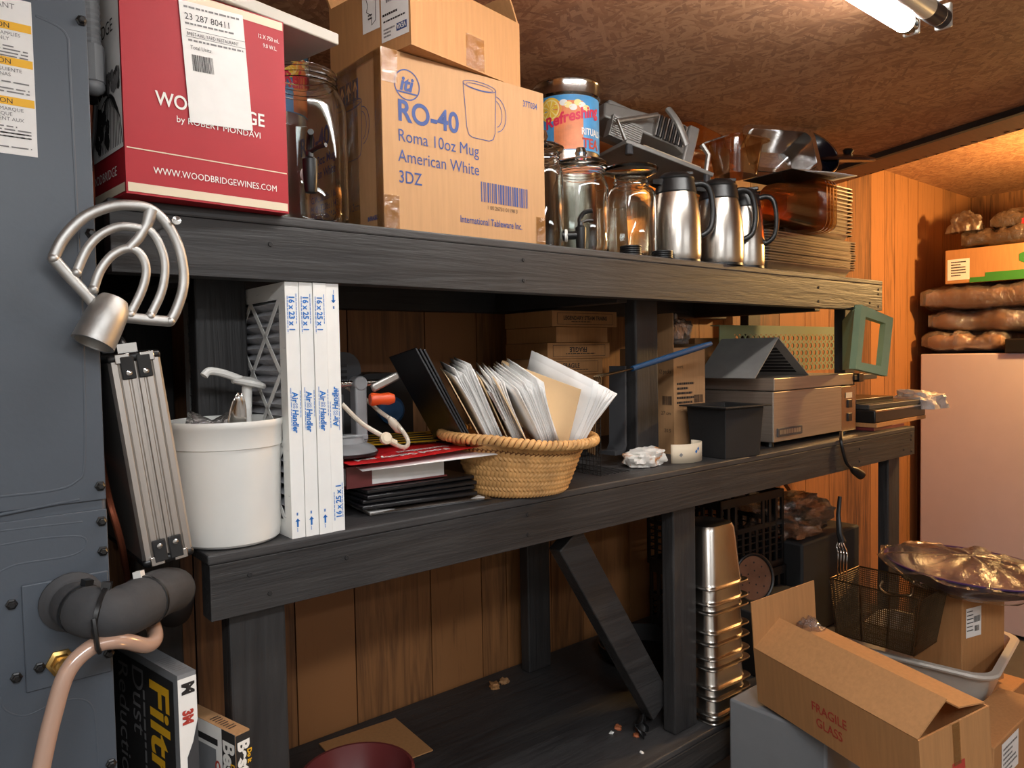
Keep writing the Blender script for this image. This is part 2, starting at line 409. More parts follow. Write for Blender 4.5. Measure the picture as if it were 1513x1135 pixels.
# ================================================================== the room
def planks(mb, u0, u1, seams, place, z0, z1):
    q = random.Random(3)
    s = [u0] + [x for x in seams if u0 < x < u1] + [u1]
    full = [s[0]]
    for a in s[1:]:
        while a - full[-1] > 0.34: full.append(full[-1] + q.choice((0.14, 0.2, 0.24, 0.17)))
        full.append(a)
    val = []
    for a, b in zip(full, full[1:]):
        if b - a < 0.01: continue
        place(mb, a + 0.0018, b - 0.0018); val.append(q.random())
    return val
def wall(name, mb, val):
    o = struct(mb.build(name, bevel=0, smooth=0))
    at = o.data.attributes.new('plank', 'FLOAT', 'FACE')
    n = len(o.data.polygons); d = [0.5]*n
    for i, x in enumerate(val):
        for k in range(6):
            if i*6+k < n: d[i*6+k] = x
    at.data.foreach_set('value', d); return o
mb = MB()
SEAMS = [-0.62, -0.2, 0.02, 0.24, 0.5, 0.736, 0.9, 1.137, 1.318, 1.414, 1.60, 1.745, 1.98, 2.16, 2.4, 2.56, 2.76, 2.98, 3.2, 3.42, 3.6, 3.854, 4.009, 4.13, 4.3, 4.424, 4.658, 4.776, 4.984]
v = planks(mb, -1.0, 5.22, SEAMS, lambda m, a, b: m.box(a, b, 0.644, 0.66, 0, 2.42, PANEL), 0, 2.42)
mb.box(-1.05, 5.27, 0.653, 0.70, 0, 2.44, BLACKM)
wall('wall_back', mb, v)
mb = MB()
v = planks(mb, -3.0, 0.644, [-2.6, -2.3, -1.9, -1.5, -1.2, -0.95, -0.7, -0.5, -0.2, 0.05, 0.32], lambda m, a, b: m.box(5.22, 5.24, a, b, 0, 2.42, PANEL), 0, 2.42)
mb.box(5.23, 5.28, -3.05, 0.66, 0, 2.44, BLACKM)
wall('wall_right', mb, v)
struct(MB().box(-1.05, -1.0, -3.05, 0.66, 0, 2.42, PLASTER).build('wall_left', smooth=0))
struct(MB().box(-1.05, 5.27, -3.05, -3.0, 0, 2.42, PLASTER).build('wall_front', smooth=0))
struct(MB().box(-1.05, 5.28, -3.05, 0.7, -0.05, 0.0, CONC).build('floor', smooth=0))
struct(MB().box(-1.05, 5.28, -3.05, 0.7, 2.42, 2.47, OSB).build('ceiling', smooth=0))
# lower ceiling over the shelf aisle; its end carries a dark batten, a brown board and a row of staples
ZL = 2.225
ea = Vector((2.8125, 0.0578, 2.2250)); eb = Vector((2.6626, -0.3532, 2.2250)); ed = (ea-eb).normalized()
p0 = eb - ed*((eb.y+2.98)/ed.y); p1 = eb + ed*((0.642-eb.y)/ed.y)
mb = MB(); mb.prism([(-1.0, 0.642), (-1.0, -2.98), (p0.x, p0.y), (p1.x, p1.y)][::-1], ZL, ZL+0.045, OSB); struct(mb.build('ceiling', smooth=0))
EF = frame((eb.x, eb.y, ZL), ed, (-ed.y, ed.x, 0))       # local x along the edge, local y towards the low ceiling
L0, L1 = (p0-eb).dot(ed)+0.1, (p1-eb).dot(ed)-0.07
mb = MB(); mb.box(L0, L1, -0.022, 0.0, -0.020, -0.0005, BWY, EF); struct(mb.build('trim_1', smooth=0))
mb = MB(); mb.box(L0, L1, -0.20, -0.0225, -0.014, 0.03, pm('brown_board', rgb(128, 82, 52), 0.6, var=0.12, stretch=(1, 12, 1)), EF)
q = random.Random(4)
for i in range(26):
    a = q.uniform(-60, 60); mb.box(-0.010, 0.010, -0.001, 0.001, -0.0155, -0.013, BLACKM, EF @ T(-0.3+i*0.05+q.uniform(-.02, .02), -0.185+q.uniform(-.01, .01), 0) @ RZ(a))
struct(mb.build('trim_2', smooth=0))

# ================================================================== the built-in shelf
SH = thing('storage_shelf', 'long black-painted timber storage shelf with three decks of stored goods', 'shelf', (0.336, 0, 0))
def sp(name, mat, *b, bev=0.003):
    m = world_mb(SH)
    for x in b: m.box(*x, mat)
    return m.build(name, SH, bevel=bev, smooth=0)
def nails(m, pts):
    for x, z in pts: m.lathe([(0.0001, -0.0006), (0.0042, -0.0006), (0.0042, 0.0012), (0.0001, 0.0012)], BLACKM, T(x, 0, z) @ RX(90), 8)
for (xa, xb, z) in ((0.224, 2.516, 1.717), (0.336, 2.775, 1.215), (0.336, 2.775, 0.5375)):
    sp('shelf_board', BWD, (xa, xb, 0.0, 0.632, z-0.0155, z))
    m = world_mb(SH); m.box(xa+0.002, xb-0.002, 0.0005, 0.0385, z-0.0155-0.083, z-0.0158, BWX)
    if z > 1.0:
        nails(m, [(xb-0.03, z-0.03), (xb-0.03, z-0.045), (xb-0.03, z-0.085), (xb-0.09, z-0.075), (xb-0.42, z-0.04), (xb-0.42, z-0.08), (xa+0.06, z-0.04), (xa+0.22, z-0.045), (xa+0.09, z-0.075), (0.95, z-0.035), (0.95, z-0.075)])
    m.build('beam', SH, bevel=0.004, smooth=0)
    sp('beam', BWX, (xa+0.002, xb-0.002, 0.596, 0.632, z-0.0985, z-0.0158))
    for x in (xa+0.1, (xa+xb)/2-0.02, xb-0.22):
        sp('joist', BWY, (x, x+0.038, 0.12, 0.594, z-0.0985, z-0.016))
def post(x0, x1, y0, y1, z0, z1): sp('post', BWZ, (x0, x1, y0, y1, z0, z1), bev=0.004)
pl = (0.3796, 0.1650, 1.5342)
post(pl[0], 0.4655, 0.165, 0.203, 1.2155, 1.7012)
pl = (1.4242, 0.1250, 1.4303); pr = (1.5114, 0.1250, 1.4272)
post(pl[0], pr[0], 0.125, 0.163, 1.2155, 1.7012)
post(2.440, 2.512, 0.090, 0.128, 1.2155, 1.7012)
post(0.376, 0.466, 0.040, 0.078, 0.0, 0.5215)
post(0.376, 0.466, 0.040, 0.078, 0.5378, 1.199)
post(1.459, 1.549, 0.041, 0.079, 0.5378, 1.199)
post(1.459, 1.549, 0.041, 0.079, 0.0, 0.5215)
post(2.660, 2.750, 0.041, 0.079, 0.5378, 1.199)
post(2.660, 2.750, 0.041, 0.079, 0.0, 0.5215)
for x in (0.36, 1.425, 2.60):
    post(x, x+0.09, 0.556, 0.594, 1.2155, 1.7012); post(x, x+0.09, 0.556, 0.594, 0.5378, 1.199); post(x, x+0.09, 0.556, 0.594, 0.0, 0.5215)
def brace(p, q_, y0, y1, wd, mat):
    p = Vector(p); q_ = Vector(q_); L = (q_-p).length
    m = world_mb(SH); m.box(0, L, -wd/2, wd/2, 0, y1-y0, mat, frame((p.x, y1, p.z), (q_.x-p.x, 0, q_.z-p.z), (-(q_.z-p.z), 0, q_.x-p.x)) if q_.x > p.x else None)
    m.build('brace', SH, bevel=0.003, smooth=0)
brace((1.1482, 0.1000, 1.0808), (1.4645, 0.1000, 0.5911), 0.085, 0.123, 0.080, BWX)
brace((2.16, 0.1, 1.10), (2.37, 0.1, 0.90), 0.42, 0.458, 0.089, BWX)

# ================================================================== ceiling lamp over the aisle
e1 = Vector((1.6264, -0.4337, 2.1650)); e2 = Vector((1.6470, -0.4879, 2.1650))
LF = thing('fluorescent_fixture', 'twin-tube fluorescent batten on the low chipboard ceiling, one tube lit', 'ceiling lamp', (e1.x-0.6, e1.y, 2.2245))
FXm = LF.matrix_basis.inverted()
m = MB(FXm); m.box(e1.x-1.20, e1.x+0.03, e2.y-0.03, e1.y+0.05, 2.195, 2.224, WHITE); m.build('housing', LF, bevel=0.006)
for k, (e, mat, lab) in enumerate(((e1, TUBEON, 'lit white tube'), (e2, TUBEOFF, 'dead tube with a blackened end'))):
    m = MB(FXm); m.lathe([(0.0185, 0), (0.0195, 0.004), (0.0195, 1.19), (0.0185, 1.194)], mat, T(e.x-1.194, e.y, 2.165) @ RY(90), 24)
    o = m.build('fluorescent_tube', LF); o['label'] = lab
    for x in (e.x-1.217, e.x): m = MB(FXm); m.lathe([(0.0165, 0), (0.0185, 0.003), (0.0185, 0.022), (0.015, 0.023)], CHROME if k == 0 else GREYD, T(x, e.y, 2.165) @ RY(90), 20); m.build('tube_cap', o)
    if k: m = MB(FXm); m.lathe([(0.0198, 0), (0.0198, 0.05)], GREYD, T(e.x-0.055, e.y, 2.165) @ RY(90), 20, False, False); m.build('blackened_end', o)
    for x in (e.x-1.232, e.x+0.022): m = MB(FXm); m.box(x, x+0.012, e.y-0.016, e.y+0.016, 2.147, 2.196, WHITE); m.build('lamp_holder', LF, bevel=0.003)

# ================================================================== furnace cabinet at the left
FY = -0.06; FX1 = 0.198; FX0 = -0.37
FU = thing('furnace', 'dark slate-grey furnace cabinet standing at the left end of the shelf', 'furnace', (FX0, FY, 0))
m = world_mb(FU); m.box(FX0, FX1, FY+0.004, 0.52, 0.0, 1.945, FURN); m.build('cabinet', FU, bevel=0.006)
def bead(m, pts, r=0.0028): m.tube([p + Vector((0, r*0.55, 0)) for p in smoothpts(pts, 4)], r, FURN, 8)
m = world_mb(FU)
m.box(FX0, FX1-0.001, FY, FY+0.004, 1.326, 1.943, FURN)
y = FY + 0.0005
def fb(*p): return [Vector(q_) + Vector((0, 0.0005, 0)) for q_ in p]
bead(m, fb((0.1434, -0.0600, 1.9090), (0.1652, -0.0600, 1.9029), (0.1754, -0.0600, 1.8928), (0.1765, -0.0600, 1.8665), (0.1779, -0.0600, 1.6935), (0.1786, -0.0600, 1.5158), (0.1749, -0.0600, 1.3777), (0.1644, -0.0600, 1.3521), (0.1392, -0.0600, 1.3445), (0.0871, -0.0600, 1.3444), (0.0491, -0.0600, 1.3435)))
bead(m, fb((0.0481, -0.0600, 1.3181), (0.0863, -0.0600, 1.3230), (0.1266, -0.0600, 1.3266), (0.1680, -0.0600, 1.3298)), 0.0026)
m.build('door_panel', FU, bevel=0.002)
m = world_mb(FU); m.box(FX0, FX1-0.001, FY, FY+0.004, 0.02, 1.314, FURN)
bead(m, fb((0.0600, -0.0600, 1.3045), (0.1121, -0.0600, 1.3036), (0.1699, -0.0600, 1.3016)), 0.0022)
bead(m, fb((0.0641, -0.0600, 1.2488), (0.0903, -0.0600, 1.2593), (0.1078, -0.0600, 1.2622), (0.1538, -0.0600, 1.2615), (0.1716, -0.0600, 1.2700), (0.1677, -0.0600, 1.2834), (0.1252, -0.0600, 1.2884), (0.0849, -0.0600, 1.2875), (0.0593, -0.0600, 1.2874)), 0.0022)
bead(m, fb((0.0780, -0.0600, 1.1097), (0.0826, -0.0600, 1.0921), (0.1021, -0.0600, 1.0791), (0.1293, -0.0600, 1.0842), (0.1566, -0.0600, 1.0822), (0.1716, -0.0600, 1.0680), (0.1749, -0.0600, 1.0357), (0.1757, -0.0600, 0.9744)), 0.0022)
m.build('door_panel', FU, bevel=0.002)
c0 = Vector((0.1034, -0.0600, 1.2363)); c1 = Vector((0.1967, -0.0600, 1.2360)); c2 = Vector((0.1032, -0.0600, 1.1067))
m = world_mb(FU); m.box(c0.x, FX1-0.003, FY-0.003, FY, c2.z, c0.z, FURN); m.build('access_plate', FU, bevel=0.002)
for p in ((0.1913, -0.0600, 1.9155), (0.1920, -0.0600, 1.6578), (0.1908, -0.0600, 1.3436), (0.1907, -0.0600, 1.2991), (0.1908, -0.0600, 1.2613), (0.1906, -0.0600, 1.2140), (0.0933, -0.0600, 1.2160), (0.1921, -0.0600, 1.1312), (0.0946, -0.0600, 1.1281), (0.1179, -0.0600, 1.1344), (0.1900, -0.0600, 0.9882)):
    m = world_mb(FU); m.lathe([(0.0065, 0), (0.0065, 0.002), (0.0045, 0.003), (0.0045, 0.007), (0.003, 0.008)], BLACKP, T(p[0], FY-0.003 if c2.z < p[2] < c0.z and p[0] > c0.x else FY, p[2]) @ RX(90), 6); m.build('screw', FU, smooth=20)
m = world_mb(FU)
sb = Vector((0.1397, -0.0600, 1.7425)); st = Vector((0.1400, -0.0600, 1.9088)); k_ = (st.z-sb.z)/0.30
F = frame((sb.x, FY-0.0006, sb.z), (1, 0, 0), (0, 0, 1)) @ Matrix.Scale(k_, 4) @ T(-0.16, 0, 0)
m.rect(-0.12, 0.16, 0, 0.325, PAPER, F)
for i, (yy, wd) in enumerate(((0.262, 'CAUTION'), (0.188, 'PRECAUCIÓN'), (0.106, 'ATTENTION'))):
    if i == 0: m.text('IMPORTANT', 0.016, INKG, F @ T(0.13, 0.302, 0.0004), 'RIGHT', 0)
    yb = yy - 0.004
    m.rect(-0.12, 0.158, yb, yb+0.017, YEL, F, 0.0004)
    m.text(wd, 0.0150, INKK, F @ T(0.12, yb+0.0032, 0.0008), 'RIGHT', 0.0)
    tx = (('FAN APPLIES', 'ONLY'), ('LA SIGUIENTE', 'SUS BOBINAS'), ('REMARQUE', "SOUS S'APPLIQUE", 'SEULEMENT AUX'))[i]
    for k, t_ in enumerate(tx): m.text(t_, 0.0105, INKG, F @ T(0.138 - 0.02*(k % 2), yb-0.012-0.0105*k, 0.0006), 'RIGHT')
    m.lines(-0.1, 0.150, yb-0.012-0.0105*len(tx), 4, 0.0068, 0.0028, INKG, F, 5+i, 0.0006)
m.lines(-0.1, 0.150, 0.045, 5, 0.0072, 0.0028, INKG, F, 15, 0.0006)
m.build('warning_sticker', FU, smooth=0)['label'] = 'white warning sticker with yellow bands'
p = (0.1400, -0.0630, 1.1348)
m = world_mb(FU); B = T(*p) @ RX(90)
m.lathe([(0.0165, 0), (0.0165, 0.004), (0.012, 0.006), (0.012, 0.014)], BRASS, B, 6); m.lathe([(0.009, 0.012), (0.009, 0.022), (0.007, 0.024), (0.006, 0.018)], BRASS, B, 20)
m.build('drain_fitting', FU)['label'] = 'brass drain fitting'

# refrigerant line wrapped in black foam
pth = [Vector(p) for p in ((0.1546, -0.0780, 1.2062), (0.1588, -0.1040, 1.2060), (0.1741, -0.1280, 1.2021), (0.1984, -0.1220, 1.1988), (0.2272, -0.0950, 1.1969), (0.2563, -0.0550, 1.1920), (0.2840, 0.0000, 1.1765), (0.3083, 0.0800, 1.1480), (0.3518, 0.2500, 1.0690))]
PIs = single(lambda m: m.tube(smoothpts(pth, 5), [0.027]*6 + [0.029]*9 + [0.031]*26, FOAM, 20),
    'pipe_insulation', 'black foam-wrapped pipe bending out of the furnace front', 'pipe', (0, 0, 0))
m = MB(); m.lathe([(0.036, 0), (0.036, 0.004), (0.031, 0.008), (0.028, 0.010)], FOAM, T(pth[0].x, FY-0.0036, pth[0].z) @ RX(90), 24); m.build('pipe_collar', PIs)
for (i, r_) in ((1, 0.029), (2, 0.0315), (4, 0.0325)):
    d = pth[i+1]-pth[i-1]; F = frame(pth[i], d.cross(Vector((0, 0, 1))), Vector((0, 0, 1)) - d*(d.z/d.length_squared))
    m = MB(); m.lathe([(r_-0.003, -0.003), (r_, -0.0022), (r_, 0.0022), (r_-0.003, 0.003)], BLACKP, F, 24, False, False)
    m.box(-0.005, 0.005, r_-0.003, r_+0.006, -0.005, 0.005, WHITE if i == 4 else BLACKP, F @ RZ(10))
    m.build('cable_tie', PIs)
hp = [(0.1006, -0.1500, 1.0280), (0.1069, -0.1500, 1.0599), (0.1182, -0.1500, 1.1056), (0.1343, -0.1500, 1.1529), (0.1615, -0.1450, 1.1726), (0.1920, -0.1400, 1.1693), (0.2208, -0.1250, 1.1514), (0.2365, -0.1050, 1.1498), (0.2437, -0.0700, 1.1539), (0.2523, -0.0200, 1.1416), (0.2661, 0.0500, 1.1230)]
single(lambda m: m.tube(smoothpts(hp, 5), 0.0095, TUBING, 12),
    'drain_hose', 'pinkish clear drain hose looping under the black pipe in front of the furnace', 'hose', (0, 0, 0))
single(lambda m: m.tube([(0.1601, -0.1600, 1.2085), (0.1607, -0.1650, 1.1942), (0.1626, -0.1620, 1.1750), (0.1674, -0.1450, 1.1638)], 0.003, BLACKP, 6), 'cable_tie', 'black cable tie holding the drain hose up to the foam-wrapped pipe', 'cable tie', (0, 0, 0))
single(lambda m: m.tube(smoothpts([(0.2260, 0.1200, 1.3743), (0.2120, 0.0300, 1.3462), (0.2090, -0.0200, 1.3121), (0.2179, -0.0200, 1.2702), (0.2334, 0.0300, 1.2206), (0.2621, 0.1600, 1.1349), (0.3016, 0.4200, 0.9088)], 5), 0.0045, COPPERT, 8), 'copper_line', 'thin reddish copper line running down the gap behind the aluminium case', 'pipe', (0, 0, 0))
# conduit at the top of the gap
CO = thing('electrical_conduit', 'grey flexible conduit with a fitting in the gap beside the red wine box', 'conduit', (0.2135, 0.0, 1.88))
m = MB(); m.tube([(0, 0, 0.03+0.004*i) for i in range(60)], [0.0115 if i % 2 else 0.0102 for i in range(60)], GREYP, 14); m.build('conduit_hose', CO, smooth=0)
m = MB(); m.lathe([(0.010, -0.02), (0.0145, -0.016), (0.0145, 0.012), (0.0145, 0.016), (0.0145, 0.03)], GREYP, None, 8); m.sphere((0, 0.0, -0.022), 0.0142, GREYP, 14, (1, 1, .8)); m.build('conduit_fitting', CO)
single(lambda m: (m.tube(smoothpts([(0.212, 0.02, 1.84), (0.211, 0.03, 1.80), (0.213, 0.035, 1.77), (0.212, 0.03, 1.72), (0.212, 0.06, 1.6)], 5), 0.004, COPPERT, 8), m.tube(smoothpts([(0.219, 0.02, 1.84), (0.216, 0.025, 1.80), (0.212, 0.028, 1.77), (0.214, 0.04, 1.71), (0.216, 0.07, 1.6)], 5), 0.003, BLACKP, 8)),
    'wire_bundle', 'twisted copper and black wires hanging below the grey conduit fitting', 'wires', (0, 0, 0))

# ================================================================== upper deck, left: wine case, plank, glass urn, mug cartons
UZ = 1.7172; MZ = 1.2152; LZ = 0.5377
def carton(root, w_, d, h, mat, t=0.003, bevel=0.003):
    m = MB(); m.box(0, w_, 0, d, 0, h, mat); return m.build('carton_body', root, bevel=bevel, seg=2)
WB = thing('wine_carton', 'red and white wine shipping carton with a pasted white label', 'box', (0.239, -0.039, UZ), 4.8)
W_, D_, H_ = 0.228, 0.33, 0.284
F = frame((0, -0.0008, 0), (1, 0, 0), (0, 0, 1))          # front face
S = frame((-0.0008, D_, 0), (0, -1, 0), (0, 0, 1))        # left face, x runs to the front
m = MB(); m.box(0, W_, 0, D_, 0, H_, RED)
m.rect(0.002, W_-0.002, 0.003, 0.0145, CREAM, F); m.rect(0.002, W_-0.002, 0.0585, 0.0600, CREAM, F)
m.rect(0.002, W_-0.002, 0.270, 0.282, CREAM, F)
m.text('WWW.WOODBRIDGEWINES.COM', 0.0128, INKW, F @ T(0.034, 0.030, 0.0004), 'LEFT', 0.0, 0.87)
m.text('WOODBRIDGE', 0.026, INKW, F @ T(0.040, 0.122, 0.0004), 'LEFT', 0.0004, 0.86)
m.text('by ROBERT MONDAVI', 0.0125, INKW, F @ T(0.066, 0.104, 0.0004), 'LEFT', 0.0, 0.98)
m.text('12 X 750 mL', 0.0085, INKW, F @ T(0.186, 0.250, 0.0004), 'LEFT', 0, 0.75); m.text('9.0 W.L.', 0.0085, INKW, F @ T(0.194, 0.238, 0.0004), 'LEFT', 0, 0.75)
m.rect(0.002, D_-0.002, 0.060, 0.282, PAPER, S, 0.0002); m.rect(0.002, D_-0.002, 0.003, 0.0145, CREAM, S, 0.0002)
m.text('WOODBRIDGE', 0.024, INKK, S @ T(D_-0.025, 0.215, 0.0006), 'RIGHT'); m.text('WOODBRIDGE', 0.018, INKW, S @ T(D_-0.03, 0.028, 0.0006), 'RIGHT')
# vineyard engraving on the side: hill, rows and a line of trees
q = random.Random(5)
for i in range(15):
    a = i/14; m.stroke([(D_-0.004-0.10*a, 0.066), (D_-0.010-0.07*a, 0.10+0.02*math.sin(a*3)), (D_-0.03-0.04*a, 0.128+0.01*math.sin(a*3))], 0.0026, INKK, S, 0.0005)
m.ring2(D_-0.058, 0.07, 0.054, 0.066, 0.002, INKK, S, 0.0005, 30, 10, 170)
for i in range(60):
    x = D_-0.010-q.random()*0.13; m.ring2(x, 0.142+q.random()*0.018+0.05*max(0, (D_-x-0.06)), 0.006, 0.008, 0.0055, INKG if i % 3 else INKK, S, 0.0004+0.00001*i, 8)
for i in range(40):
    x = D_-0.06-q.random()*0.1; m.ring2(x, 0.07+q.random()*0.05, 0.009, 0.011, 0.0085, INKK, S, 0.0004+0.00001*i, 8)
m.build('carton_body', WB, smooth=0, bevel=0.003)
m = MB(); L = F @ T(0.098, 0.108, 0.0012) @ RZ(3.5)
m.rect(-0.014, 0.076, 0, 0.162, PAPER, L)
m.text('23 287 80411', 0.0125, INKK, L @ T(-0.008, 0.138, 0.0004), 'LEFT', 0, 0.93)
m.text('89857-RAIL YARD RESTAURANT', 0.0066, INKK, L @ T(-0.007, 0.117, 0.0004), 'LEFT', 0, 0.78); m.rect(-0.008, 0.076, 0.1245, 0.125, INKK, L, 0.0004); m.rect(-0.008, 0.076, 0.115, 0.1155, INKK, L, 0.0004)
m.text('Total Units:', 0.0074, INKK, L @ T(-0.004, 0.099, 0.0004), 'LEFT', 0, 0.85)
m.barcode(-0.003, 0.026, 0.070, 0.092, INKK, L, 3, 0.0004)
m.lines(-0.008, 0.07, 0.156, 1, .007, .0026, INKG, L, 4, 0.0004); m.lines(-0.008, 0.06, 0.134, 1, .004, .0024, INKG, L, 6, 0.0004); m.lines(-0.006, 0.072, 0.112, 1, .004, .0026, INKG, L, 8, 0.0004)
m.build('shipping_label', WB, smooth=0)['label'] = 'white pasted shipping label'

BZ = UZ + H_ + 0.0005
PL = single(lambda m: m.box(-0.46, 0, 0, 0.30, 0, 0.018, pm('pale_plank', rgb(188, 182, 172), 0.6, var=0.05)), 'shelf_plank', 'pale board lying across the top of the red wine carton', 'board', (0.570, 0.005, BZ), 12, bevel=0.002)

def jar(name, label, loc, rz, rb, h, rn, hn, group=None, mat=GLASS, lid=True, rings=3, sp_h=0.035, spigot=True, steel_lid=False):
    t = thing(name, label, 'jar', loc, rz, group)
    th = 0.003; m = MB()
    pr = [(rb*0.9, 0.0), (rb*0.98, 0.006), (rb, 0.02), (rb, h*0.74), (rb*0.97, h*0.80), (rb*0.88, h*0.86), (rn, h*0.90)]
    k = (h - h*0.90)/(rings*2)
    for i in range(rings): pr += [(rn+0.003, h*0.90+k*(2*i+0.6)), (rn, h*0.90+k*(2*i+1.6))]
    pr += [(rn, h)]
    inner = [(max(0.001, r_-th), max(z, 0.007)) for r_, z in reversed(pr)]
    m.lathe(pr + inner + [(0.0005, 0.007)], mat, None, 40, True, False)
    m.build('jar_body', t, smooth=40)
    if spigot:
        s = 1.0; m = MB(); zc = sp_h
        m.lathe([(0.011, 0), (0.011, 0.006), (0.009, 0.007), (0.009, 0.03)], BLACKP, T(0, -rb+0.002, zc) @ RX(90), 16)
        m.lathe([(0.0085, -0.035), (0.010, -0.03), (0.012, 0.0), (0.012, 0.016), (0.007, 0.02), (0.006, 0.028)], BLACKP, T(0, -rb-0.036, zc), 16)
        m.tube(smoothpts([(0, -rb-0.036, zc+0.024), (0, -rb-0.034, zc+0.034), (0, -rb-0.044, zc+0.048), (0, -rb-0.062, zc+0.052)], 4), [0.005]*13, BLACKP, 8)
        m.tube([(-0.002, -rb-0.036, zc+0.026), (0.012, -rb-0.05, zc+0.033), (0.022, -rb-0.062, zc+0.034)], 0.0035, BLACKP, 8)
        o = m.build('spigot', t); o['label'] = 'black plastic spigot'
        m = MB(); m.lathe([(0.0135, -0.001), (0.0135, 0.004), (0.010, 0.005)], WHITE, T(0, -rb-0.003, zc) @ RX(90), 18); m.build('washer', o)
    if lid:
        m = MB(); m.lathe([(0.001, h+0.002), (rn+0.010, h+0.002), (rn+0.012, h+0.008), (rn+0.004, h+0.014), (rn*0.4, h+0.020), (0.010, h+0.024), (0.014, h+0.034), (0.010, h+0.046), (0.001, h+0.048)], mat, None, 36, False, False)
        m.build('lid', t)
    return t
UR = jar('beverage_urn', 'clear glass drink urn with screw neck and spigot between the red and brown cartons', (0.548, 0.100, UZ), -20, 0.073, 0.262, 0.056, 0.03, mat=GLASS, lid=False, rings=3, sp_h=0.075)

def tea_urn(label, loc, rz, h=0.36, r=0.089):
    t = thing('tea_urn', label, 'urn', loc, rz, 'tea urns on the upper deck')
    m = MB(); m.lathe([(r*0.96, 0), (r, 0.01), (r, h-0.046), (r+0.002, h-0.044)], STEEL, None, 44, True, True); m.build('urn_body', t)
    m = MB(); m.lathe([(r+0.002, h-0.044), (r+0.005, h-0.040), (r+0.004, h-0.012), (r+0.006, h-0.008), (r+0.003, h-0.002), (r-0.006, h), (0.02, h-0.004)], CHROME, None, 44); m.build('lid', t)
    # wrap-around picture: sky, glass of iced tea with a lemon wheel, lettering
    SKY = bpy.data.materials.get('tea_label_blue') or pm('tea_label_blue', rgb(74, 150, 206), 0.4, var=0.25, nscale=14)
    LEM = bpy.data.materials.get('lemon_yellow') or pm('lemon_yellow', rgb(238, 196, 70), 0.45, var=0.08)
    LEP = bpy.data.materials.get('lemon_pale') or pm('lemon_pale', rgb(246, 226, 150), 0.45, var=0.04)
    TEA = bpy.data.materials.get('tea_orange') or pm('tea_orange', rgb(222, 132, 84), 0.45, var=0.2, nscale=30)
    PINK = bpy.data.materials.get('pink_red_ink') or pm('pink_red_ink', rgb(214, 40, 76), 0.5, var=0.03)
    def wrap(b):     # print laid flat is bent round the urn
        vs = []
        for v in b.v: a = v.x/r; rr = r + 0.0012 + v.z; vs.append(Vector((rr*math.sin(a), -rr*math.cos(a), v.y)))
        b.v = vs
    m = MB(); z0 = h-0.047
    m.grid(lambda u, v: (-0.12+0.24*u, 0.29+(z0-0.29)*v, 0), 40, 1, SKY)
    def disc(cx, cy, rx, ry, mat, z):
        n = 30; m.add([(cx, cy, z)] + [(cx+rx*math.cos(2*math.pi*k/n), cy+ry*math.sin(2*math.pi*k/n), z) for k in range(n)], [(0, k+1, (k+1) % n+1) for k in range(n)], mat)
    m.grid(lambda u, v: (-0.045+0.075*u, z0-0.135+0.12*v, 0.0003), 12, 3, TEA)
    disc(-0.055, z0-0.034, 0.030, 0.030, LEM, 0.0006); disc(-0.055, z0-0.034, 0.025, 0.025, LEP, 0.0008)
    for i in range(9):
        a = 2*math.pi*i/9; b = a+0.5
        m.add([(-0.055, z0-0.034, 0.001), (-0.055+0.022*math.cos(a), z0-0.034+0.022*math.sin(a), 0.001), (-0.055+0.022*math.cos(b), z0-0.034+0.022*math.sin(b), 0.001)], [(0, 1, 2)], LEM)
    for i in range(6): disc(-0.02+0.012*i, z0-0.02-0.006*(i % 3), 0.010, 0.008, LEP if i % 2 else INKW, 0.0007+0.00005*i)
    m.text('Refreshing', 0.038, PINK, T(-0.068, z0-0.082, 0.0014) @ RZ(14), 'LEFT', 0.0011, 0.95, 0.25)
    m.text('RITUALS', 0.024, INKW, T(0.024, z0-0.098, 0.0014), 'LEFT', 0.0006, 0.72); m.text('TEA', 0.034, INKR, T(0.026, z0-0.130, 0.0014), 'LEFT', 0.001, 0.9)
    wrap(m); m.build('picture_wrap', t, smooth=0)['label'] = 'blue wrap with lemon, iced tea and red lettering'
    return t
tea_urn('steel tea urn with blue wrap reading Refreshing behind the small glass jars', (1.372, 0.305, UZ), -36, 0.474, 0.082)
tea_urn('steel tea urn mostly hidden behind the glass drink urn beside the wine carton', (0.640, 0.47, UZ), 42, 0.474, 0.084)

# --- mug carton
MG = thing('mug_carton', 'tan taped mug carton with blue print sitting on the front edge of the upper deck', 'box', (0.659, 0.028, UZ), 1.0)
W_, D_, H_ = 0.382, 0.281, 0.313
F = frame((0, -0.0008, 0), (1, 0, 0), (0, 0, 1)); S = frame((-0.0008, D_, 0), (0, -1, 0), (0, 0, 1))
def mugdraw(m, F, x, y, s):
    m.stroke([(x, y+0.115*s), (x+0.008*s, y+0.02*s), (x+0.014*s, y+0.004*s), (x+0.025*s, y), (x+0.07*s, y), (x+0.082*s, y+0.005*s), (x+0.088*s, y+0.02*s), (x+0.092*s, y+0.115*s)], 0.0014, INKB, F)
    m.ring2(x+0.046*s, y+0.115*s, 0.047*s, 0.010*s, 0.0014, INKB, F); m.ring2(x+0.046*s, y+0.113*s, 0.038*s, 0.0065*s, 0.0012, INKB, F)
    m.ring2(x+0.090*s, y+0.063*s, 0.032*s, 0.040*s, 0.0014, INKB, F, 0, 20, -80, 85); m.ring2(x+0.089*s, y+0.063*s, 0.021*s, 0.030*s, 0.0013, INKB, F, 0, 20, -75, 80)
m = MB(); m.box(0, W_, 0, D_, 0, H_, CARD)
m.text('RO-40', 0.052, INKB, F @ T(0.030, 0.194, 0), 'LEFT', 0.0012, 0.94)
m.text('Roma 10oz Mug', 0.0305, INKB, F @ T(0.030, 0.158, 0), 'LEFT', 0.0, 0.90)
